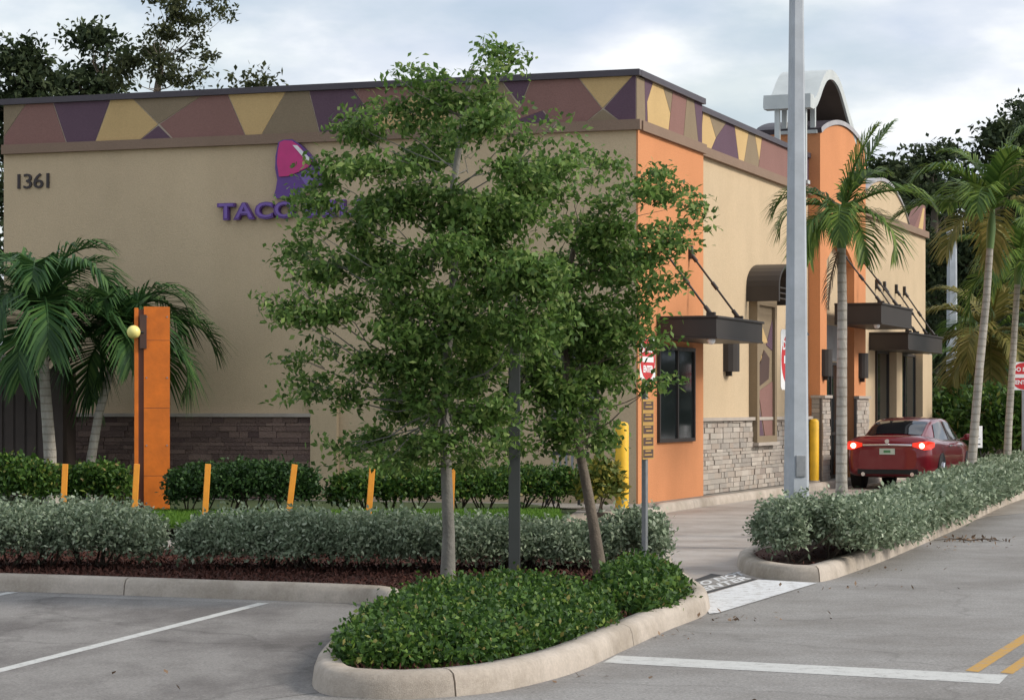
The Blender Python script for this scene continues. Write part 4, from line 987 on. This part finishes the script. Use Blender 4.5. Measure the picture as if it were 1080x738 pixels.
# background trees
random.seed(3)
def bgtree(Y, px, top, wpx, label, dens=14, lmat='leaf_bg', cat='tree', leafsz=.3, ncl=26, low=.35, seed=1, loose=.0, group='trees behind the restaurant'):
    random.seed(seed); x = AT(px, Y); H = ZAT(top, Y); W = wpx*Y/F/2; cl = []
    for i in range(ncl):
        a = random.uniform(0, 2*PI); f = random.random()**.5; zf = random.random()
        env = math.sin(PI*min(1, max(.02, zf*.8+.15)))**.6
        r = random.uniform(.15, .26)*W
        cl.append((math.cos(a)*f*(W-r)*env, math.sin(a)*f*(W-r)*env*.7, H*low+(H-H*low-r)*zf, r))
    cl.append((0, 0, H-.22*W, .22*W))
    tr = [(0, 0, 0), (.1, 0, H*.2), (0, .1, H*.35), (-.1, 0, H*.5), (0, 0, H*.65), (.05, 0, H*.82)]
    return tree('background_tree', (x, Y, -.01), tr, cl, label, cat, M[lmat], M['bark_dk'], .02*H+.08, (leafsz, leafsz*.6), dens, group, twig=8, clump=.2, twigs_vis=False, lowi=2, limb=.35)
bgtree(64, 20, 36, 150, 'dense dark tree rising behind the left end of the restaurant roof', 150, ncl=60, low=.5, seed=2, leafsz=.22)
bgtree(66, 100, 22, 120, 'rounded dark tree behind the roof, left of the open feathery tree', 150, ncl=50, low=.5, seed=5, leafsz=.22)
# feathery open tree
Yt = 60; bx = AT(150, Yt); b0 = (bx, Yt, -.01)
cl = [(150, 70, .7), (165, 55, .45), (180, 40, .4), (160, 28, .4), (175, 8, .45), (195, 25, .35), (215, 20, .3), (232, 8, .3), (240, 14, .2), (205, 45, .35), (222, 58, .25), (190, 62, .35), (215, 72, .2), (150, 45, .35), (172, 75, .5), (140, 85, .6), (200, 80, .3), (185, 12, .3), (168, -8, .35)]
cc = []
random.seed(8)
for px, py, r in cl:
    Yr = Yt+random.uniform(-1.5, 1.5); cc.append((AT(px, Yr)-bx, Yr-Yt, ZAT(py, Yr), r))
tree('background_tree', b0, [(0, 0, 0), (0, 0, 4), (0, 0, 7), (.2, 0, 8.5), (.35, 0, 9.6), (.5, 0, 10.6)], cc, 'tall open feathery tree with sky showing through, behind the roof', 'tree', M['leaf_bg2'], M['bark_dk'], .2, (.15, .08), 190, 'trees behind the restaurant', twig=8, clump=.10, lowi=2, limb=.3)
bgtree(66, 268, 74, 80, 'low tuft of tree top just above the roof, right of the feathery tree', 110, lmat='leaf_bg2', ncl=26, low=.7, seed=11, leafsz=.2)
gr = 'tall dark trees beyond the drive'
for i, (Y, px, top, w, sd, lb) in enumerate(((80, 925, 160, 150, 21, 'dark tree beyond the drive showing just right of the tower'), (84, 985, 140, 190, 22, 'broad dark tree above the far end of the restaurant'), (78, 1050, 118, 170, 23, 'tall dark tree behind the right palms'), (90, 1120, 92, 200, 24, 'tallest dark tree rising at the right edge of the view'), (100, 1085, 100, 150, 26, 'dark tree crown behind the palms, close to the right edge'))):
    bgtree(Y, px, top, w, lb, 70, ncl=75, low=.1, seed=sd, leafsz=.26, group=gr)
bgtree(95, 960, 165, 260, 'wide dark tree standing furthest back beyond the drive', 60, ncl=80, low=.08, seed=29, leafsz=.3, group=gr)
# understorey
random.seed(5)
for i, (px, Y, h, lb) in enumerate(((985, 64, 1.9, 'low leafy undergrowth by the end of the restaurant'), (1025, 60, 1.6, 'low leafy undergrowth behind the small white notice'), (1070, 58, 1.7, 'low leafy undergrowth behind the no entry sign'), (1120, 62, 2.2, 'low leafy undergrowth at the right edge'))):
    hedge('undergrowth_shrub', [(AT(px-28, Y), Y), (AT(px, Y+1), Y+1), (AT(px+30, Y), Y)], 1.1, h, lb, 'shrub', M['leaf_shrub' if i else 'leaf_hedge'], 2600, (.22, .10), z0=0, amp=.3, ragged=.4, clump=.14)
# far wood: one mass
hw_ = []
for k in range(5200):
    a_ = random.uniform(-.2, 1); X = -70+190*random.random(); Y = random.uniform(118, 135); hh = 9+2.5*math.sin(X*.21)+1.5*math.sin(X*.53+1); hw_.append((X, Y, random.uniform(0, hh)))
ctr = np.array(hw_); PP = np.repeat(ctr, 8, 0)+rng.normal(0, .7, (len(ctr)*8, 3)); PP[:, 2] = np.abs(PP[:, 2])
o = np_mesh('wood', leaves(PP, 1.0, .6), len(PP), M['leaf_bg']); struct(o, 'stuff', 'far dark wood closing the view beyond the lot', 'wood')

# twigs and fallen leaves on the road
x, y = G(1022, 571); t = empty('fallen_twig', (x, y, .0)); tag(t, 'small fallen leafy twig lying on the road by the right kerb', 'twig')
mb = MB()
for k in range(7):
    a_ = random.uniform(-.5, .5)+(PI if k % 2 else 0); l = random.uniform(.2, .5); mb.tube([(0, 0, .015), (math.cos(a_)*l*.5, math.sin(a_)*l*.6, .04), (math.cos(a_)*l, math.sin(a_)*l, .012)], [.008, .005, .002], M['stem'], 5)
mb.build('stalk', t); PP = np.column_stack([rng.normal(0, .22, 60), rng.normal(0, .15, 60), rng.uniform(.01, .05, 60)]); np_mesh('leaf', leaves(PP, .07, .03), 60, M['palm_dead'], t)
PP = []
for (px, py, s, n) in ((930, 600, .3, 18), (760, 652, .25, 22), (700, 668, .2, 14), (880, 618, .5, 16), (610, 714, .2, 8), (1000, 575, .5, 20), (820, 640, .8, 8), (280, 700, 1.5, 10)):
    x, y = G(px, py)
    for k in range(n): PP.append((x+random.gauss(0, s), y-abs(random.gauss(0, s)), .012))
PP = np.array(PP); o = np_mesh('leaf_litter', leaves(PP, .05, .028, up=3), len(PP), M['palm_dead']); struct(o, 'stuff', 'scattered dry leaves in the gutter and on the road', 'leaf litter')

# ---------------------------------------------------------------- red saloon
def car():
    Yc = 46.9; xc = AT(936, Yc); t = empty('parked_car', (xc, Yc, .012), a1-.02)  # local x forward, origin at the middle of the rear bumper
    tag(t, 'metallic red saloon car waiting in the drive with its tail lamps lit', 'car')
    # stations: x, half width, z bottom, z shoulder, z deck
    ST = [(0.0, .60, .40, .78, .80), (.03, .74, .31, .90, .96), (.10, .83, .26, .97, 1.055), (.25, .875, .23, .985, 1.075), (.6, .905, .21, .975, 1.09), (1.1, .915, .20, .955, 1.06), (1.8, .915, .19, .93, 1.0), (2.6, .915, .19, .915, .98), (3.3, .912, .20, .90, .98), (3.8, .90, .21, .885, .985), (4.2, .875, .22, .83, .90), (4.55, .82, .23, .76, .80), (4.75, .70, .27, .66, .69), (4.84, .50, .33, .55, .56)]
    rows = []
    for x, w, zb, zs, zd in ST:
        half = [(0, zb), (w*.8, zb), (w*.95, zb+.05), (w*.985, zb+.16), (w, zb+(zs-zb)*.55), (w*.985, zb+(zs-zb)*.72), (w*.965, zs-.03), (w*.90, zs+(zd-zs)*.45), (w*.72, zd-.005), (w*.4, zd), (0, zd)]
        full = [(-y, z) for y, z in half[::-1]]+half[1:][:0]
        ring = [(x, y, z) for y, z in half]+[(x, -y, z) for y, z in half[::-1][1:]]
        rows.append(ring)
    mb = MB(); mb.grid(rows, M['carred'], True); mb.add(rows[0], [tuple(range(len(rows[0])))], M['carred'], True); mb.add(rows[-1], [tuple(range(len(rows[0])))[::-1]], M['carred'], True)
    body = mb.build('body', t); s_ = body.modifiers.new('sub', 'SUBSURF'); s_.levels = 2; s_.render_levels = 2
    # greenhouse
    GS_ = [(.50, .70, 1.07, .62), (.8, .74, 1.17, .60), (1.15, .76, 1.30, .585), (1.5, .77, 1.395, .575), (1.95, .775, 1.445, .58), (2.5, .775, 1.455, .59), (2.95, .775, 1.43, .585), (3.3, .77, 1.34, .59), (3.65, .76, 1.18, .62), (3.95, .74, 1.0, .66)]
    def sec(x):
        xs_ = [g[0] for g in GS_]; wb = np.interp(x, xs_, [g[1] for g in GS_]); zr_ = np.interp(x, xs_, [g[2] for g in GS_]); wr = np.interp(x, xs_, [g[3] for g in GS_])
        zb = np.interp(x, [.5, 1.1, 1.8, 3.3, 4], [.97, .94, .92, .90, .88])
        return wb, zb, wr, zr_
    def pt(x, s, off=0.0):      # s 0 belt .. 1 roof edge .. 2 centre line
        wb, zb, wr, zr_ = sec(x); ze = zr_-.045
        if s <= 1: y = wb+(wr-wb)*s**1.15; z = zb+(ze-zb)*s
        else: q = s-1; y = wr*(1-q)*1.0; z = ze+.045*(1-(1-q)**2)**.8
        ny, nz = (.9, .25) if s < .95 else (.25, .95)
        return (x, y+off*ny, z+off*nz)
    rows = []
    for x in np.linspace(.5, 3.95, 26):
        r_ = [pt(x, s) for s in (0, .25, .5, .75, .93, 1.0, 1.08, 1.3, 1.6, 2.0)]; rows.append(r_+[(p[0], -p[1], p[2]) for p in r_[::-1][1:]])
    mb = MB(); mb.grid(rows, M['carred'], True); mb.build('roof', t)
    # rear window (over the sloping part)
    mb = MB(); rows = []
    for x in np.linspace(.60, 1.40, 8):
        wr = sec(x)[2]; f = .97 if x < .7 else 1.0
        r_ = []
        for k in range(-8, 9):
            q = 1-abs(k)/8*.93*f; p = pt(x, 1+q, .0); r_.append((p[0]-.006, math.copysign(p[1], k) if k else 0, p[2]+.012))
        rows.append(r_)
    mb.grid(rows, M['carglass'], True); mb.build('rear_window', t)
    mb = MB(); rows = []
    for x in np.linspace(3.1, 3.88, 8):
        r_ = []
        for k in range(-8, 9): q = 1-abs(k)/8*.93; p = pt(x, 1+q); r_.append((p[0]+.006, math.copysign(p[1], k) if k else 0, p[2]+.012))
        rows.append(r_)
    mb.grid(rows, M['carglass'], True); mb.build('windscreen', t)
    for sgn in (-1, 1):
        for (xa, xb, xa2, xb2) in ((1.02, 2.28, 1.45, 2.25), (2.36, 3.5, 2.34, 3.05)):
            mb = MB(); rows = []
            for k in range(9):
                s = .12+.76*k/8; a_ = xa+(xa2-xa)*k/8; b_ = xb+(xb2-xb)*k/8
                rows.append([(p[0], sgn*p[1], p[2]) for p in (pt(x, s, .012) for x in np.linspace(a_, b_, 8))])
            mb.grid(rows, M['carglass'], True); mb.build('side_window', t)
        mb = MB(); mb.box(1.0, 3.55, sgn*.785-.008, sgn*.785+.008, .955, .975, M['chrome']); mb.build('belt_moulding', t)
        mb = MB(); mb.sphere((3.25, sgn*1.0, 1.02), .09, M['carred'], 12, 8, sx=.6, sz=.8); mb.tube([(3.27, sgn*.84, .97), (3.27, sgn*.97, 1.0)], .025, M['carred'], 8); mb.build('mirror', t)
        for xh in (1.75, 2.75): mb = MB(); mb.box(xh, xh+.2, sgn*.925-.012, sgn*.925+.012, .84, .875, M['chrome']); mb.build('door_handle', t, .008)
        # lamps
        mb = MB(); tp = [(.035, .80, .76), (.03, .80, .90), (.10, .56, .92)]
        P_ = [(-.012, .50, .86), (.0, .50, .93), (.05, .66, .955), (.12, .80, .965), (.32, .885, .94), (.30, .885, .85), (.12, .845, .80), (.03, .74, .79)]
        qs = [(x-.02, sgn*(y+.012), z) for x, y, z in P_]; cen = (.035, sgn*.75, .875)
        mb.add(qs+[cen], [(i, (i+1) % 8, 8) for i in range(8)], M['tail']); tl = mb.build('tail_lamp', t)
        mb = MB(); mb.sphere((-.01, sgn*.70, .875), .055, M['tailhot'], 12, 8, sx=.5); mb.build('bulb', tl)
    mb = MB(); mb.tube([(-.015, -.5, .885), (-.035, 0, .895), (-.015, .5, .885)], .022, M['chrome'], 8); mb.build('chrome_strip', t)
    mb = MB(); mb.box(-.045, -.02, -.155, .155, .70, .82, M['plate']); mb.box(-.048, -.045, -.07, .07, .735, .785, M['plategreen']); mb.build('number_plate', t)
    mb = MB(); mb.tube([(-.03, 0, .965), (-.05, 0, .963)], .045, M['chrome'], 16); mb.build('badge', t)
    mb = MB(); mb.box(.0, .06, -.62, .62, .30, .40, M['rubber']); mb.build('bumper_insert', t, .01)
    for y in (-.5, .5): mb = MB(); mb.tube([(-.01, y, .30), (.2, y, .30)], .04, M['chrome'], 12); mb.build('exhaust', t)
    for x in (1.0, 3.8):
        for sgn in (-1, 1):
            w = empty('wheel', (x, sgn*.80, .325)); w.parent = t
            mb = MB(); mb.tube([(0, -.12, 0), (0, -.10, 0), (0, .10, 0), (0, .125, 0)], [.29, .325, .325, .29], M['rubber'], 32); mb.build('tyre', w)
            mb = MB(); mb.tube([(0, sgn*.10, 0), (0, sgn*.13, 0)], [.22, .21], M['alloy'], 24)
            for k in range(5): a_ = 2*PI*k/5; mb.tube([(0, sgn*.135, 0), (.2*math.cos(a_), sgn*.135, .2*math.sin(a_))], .025, M['chrome'], 6)
            mb.build('rim', w)
    mb = MB()
    for x in (1.0, 3.8):
        for sgn in (-1, 1): mb.tube([(x, sgn*.70, .345), (x, sgn*.918, .345)], .375, M['rubber'], 30)
    mb.build('wheel_arch', t)
    return t
car()

# ---------------------------------------------------------------- light, sky, camera
sc_ = bpy.context.scene
w = bpy.data.worlds.new('World'); sc_.world = w; w.use_nodes = True; nt = w.node_tree; nt.nodes.clear()
out = nt.nodes.new('ShaderNodeOutputWorld'); bg = nt.nodes.new('ShaderNodeBackground'); bg.inputs[1].default_value = .1
sky = nt.nodes.new('ShaderNodeTexSky'); sky.sky_type = 'NISHITA'; sky.sun_disc = False
SE, SA = math.radians(34), math.radians(102)       # sun azimuth measured from +Y towards +X
sky.sun_elevation = SE; sky.sun_rotation = SA; sky.air_density = 1.2; sky.dust_density = 2.0
tc = nt.nodes.new('ShaderNodeTexCoord'); mp = nt.nodes.new('ShaderNodeMapping'); mp.inputs['Scale'].default_value = (1, 1, 2.6)
nt.links.new(tc.outputs['Generated'], mp.inputs[0])
n1 = nt.nodes.new('ShaderNodeTexNoise'); n1.inputs['Scale'].default_value = 7; n1.inputs['Detail'].default_value = 8; n1.inputs['Roughness'].default_value = .55; nt.links.new(mp.outputs[0], n1.inputs['Vector'])
cover = ramp(nt, n1.outputs['Fac'], [(.36, (.45, .45, .45)), (.56, (1, 1, 1))])
n2 = nt.nodes.new('ShaderNodeTexNoise'); n2.inputs['Scale'].default_value = 8; n2.inputs['Detail'].default_value = 7; nt.links.new(mp.outputs[0], n2.inputs['Vector'])
ccol = ramp(nt, n2.outputs['Fac'], [(.36, (.50, .58, .70)), (.5, (.66, .71, .79)), (.62, (.92, .93, .94))])
vm = nt.nodes.new('ShaderNodeVectorMath'); vm.operation = 'SCALE'; vm.inputs['Scale'].default_value = 7.5; nt.links.new(ccol, vm.inputs[0])
mx = mixc(nt, sky.outputs[0], vm.outputs[0], cover)
nt.links.new(mx, bg.inputs[0]); nt.links.new(bg.outputs[0], out.inputs[0])
sun = bpy.data.lights.new('sun', 'SUN'); sun.energy = 1.9; sun.angle = math.radians(14); sun.color = (1, .93, .84)
so = bpy.data.objects.new('sun', sun); C.objects.link(so)
d = Vector((math.sin(SA)*math.cos(SE), math.cos(SA)*math.cos(SE), math.sin(SE))); so.rotation_euler = d.to_track_quat('Z', 'Y').to_euler(); so.location = d*50
cam = bpy.data.cameras.new('camera'); co = bpy.data.objects.new('camera', cam); C.objects.link(co)
co.location = (0, 0, EYE); co.rotation_euler = (PI/2, 0, 0); cam.sensor_width = 36; cam.lens = F/1080*36; cam.shift_y = (HOR-369)/1080; cam.clip_end = 2000; cam.clip_start = .1
sc_.camera = co
sc_.cycles.max_bounces = 6; sc_.cycles.diffuse_bounces = 3; sc_.cycles.transmission_bounces = 3; sc_.cycles.glossy_bounces = 3
sc_.view_settings.view_transform = 'Standard'; sc_.view_settings.look = 'None'; sc_.view_settings.exposure = .68; sc_.view_settings.gamma = 1
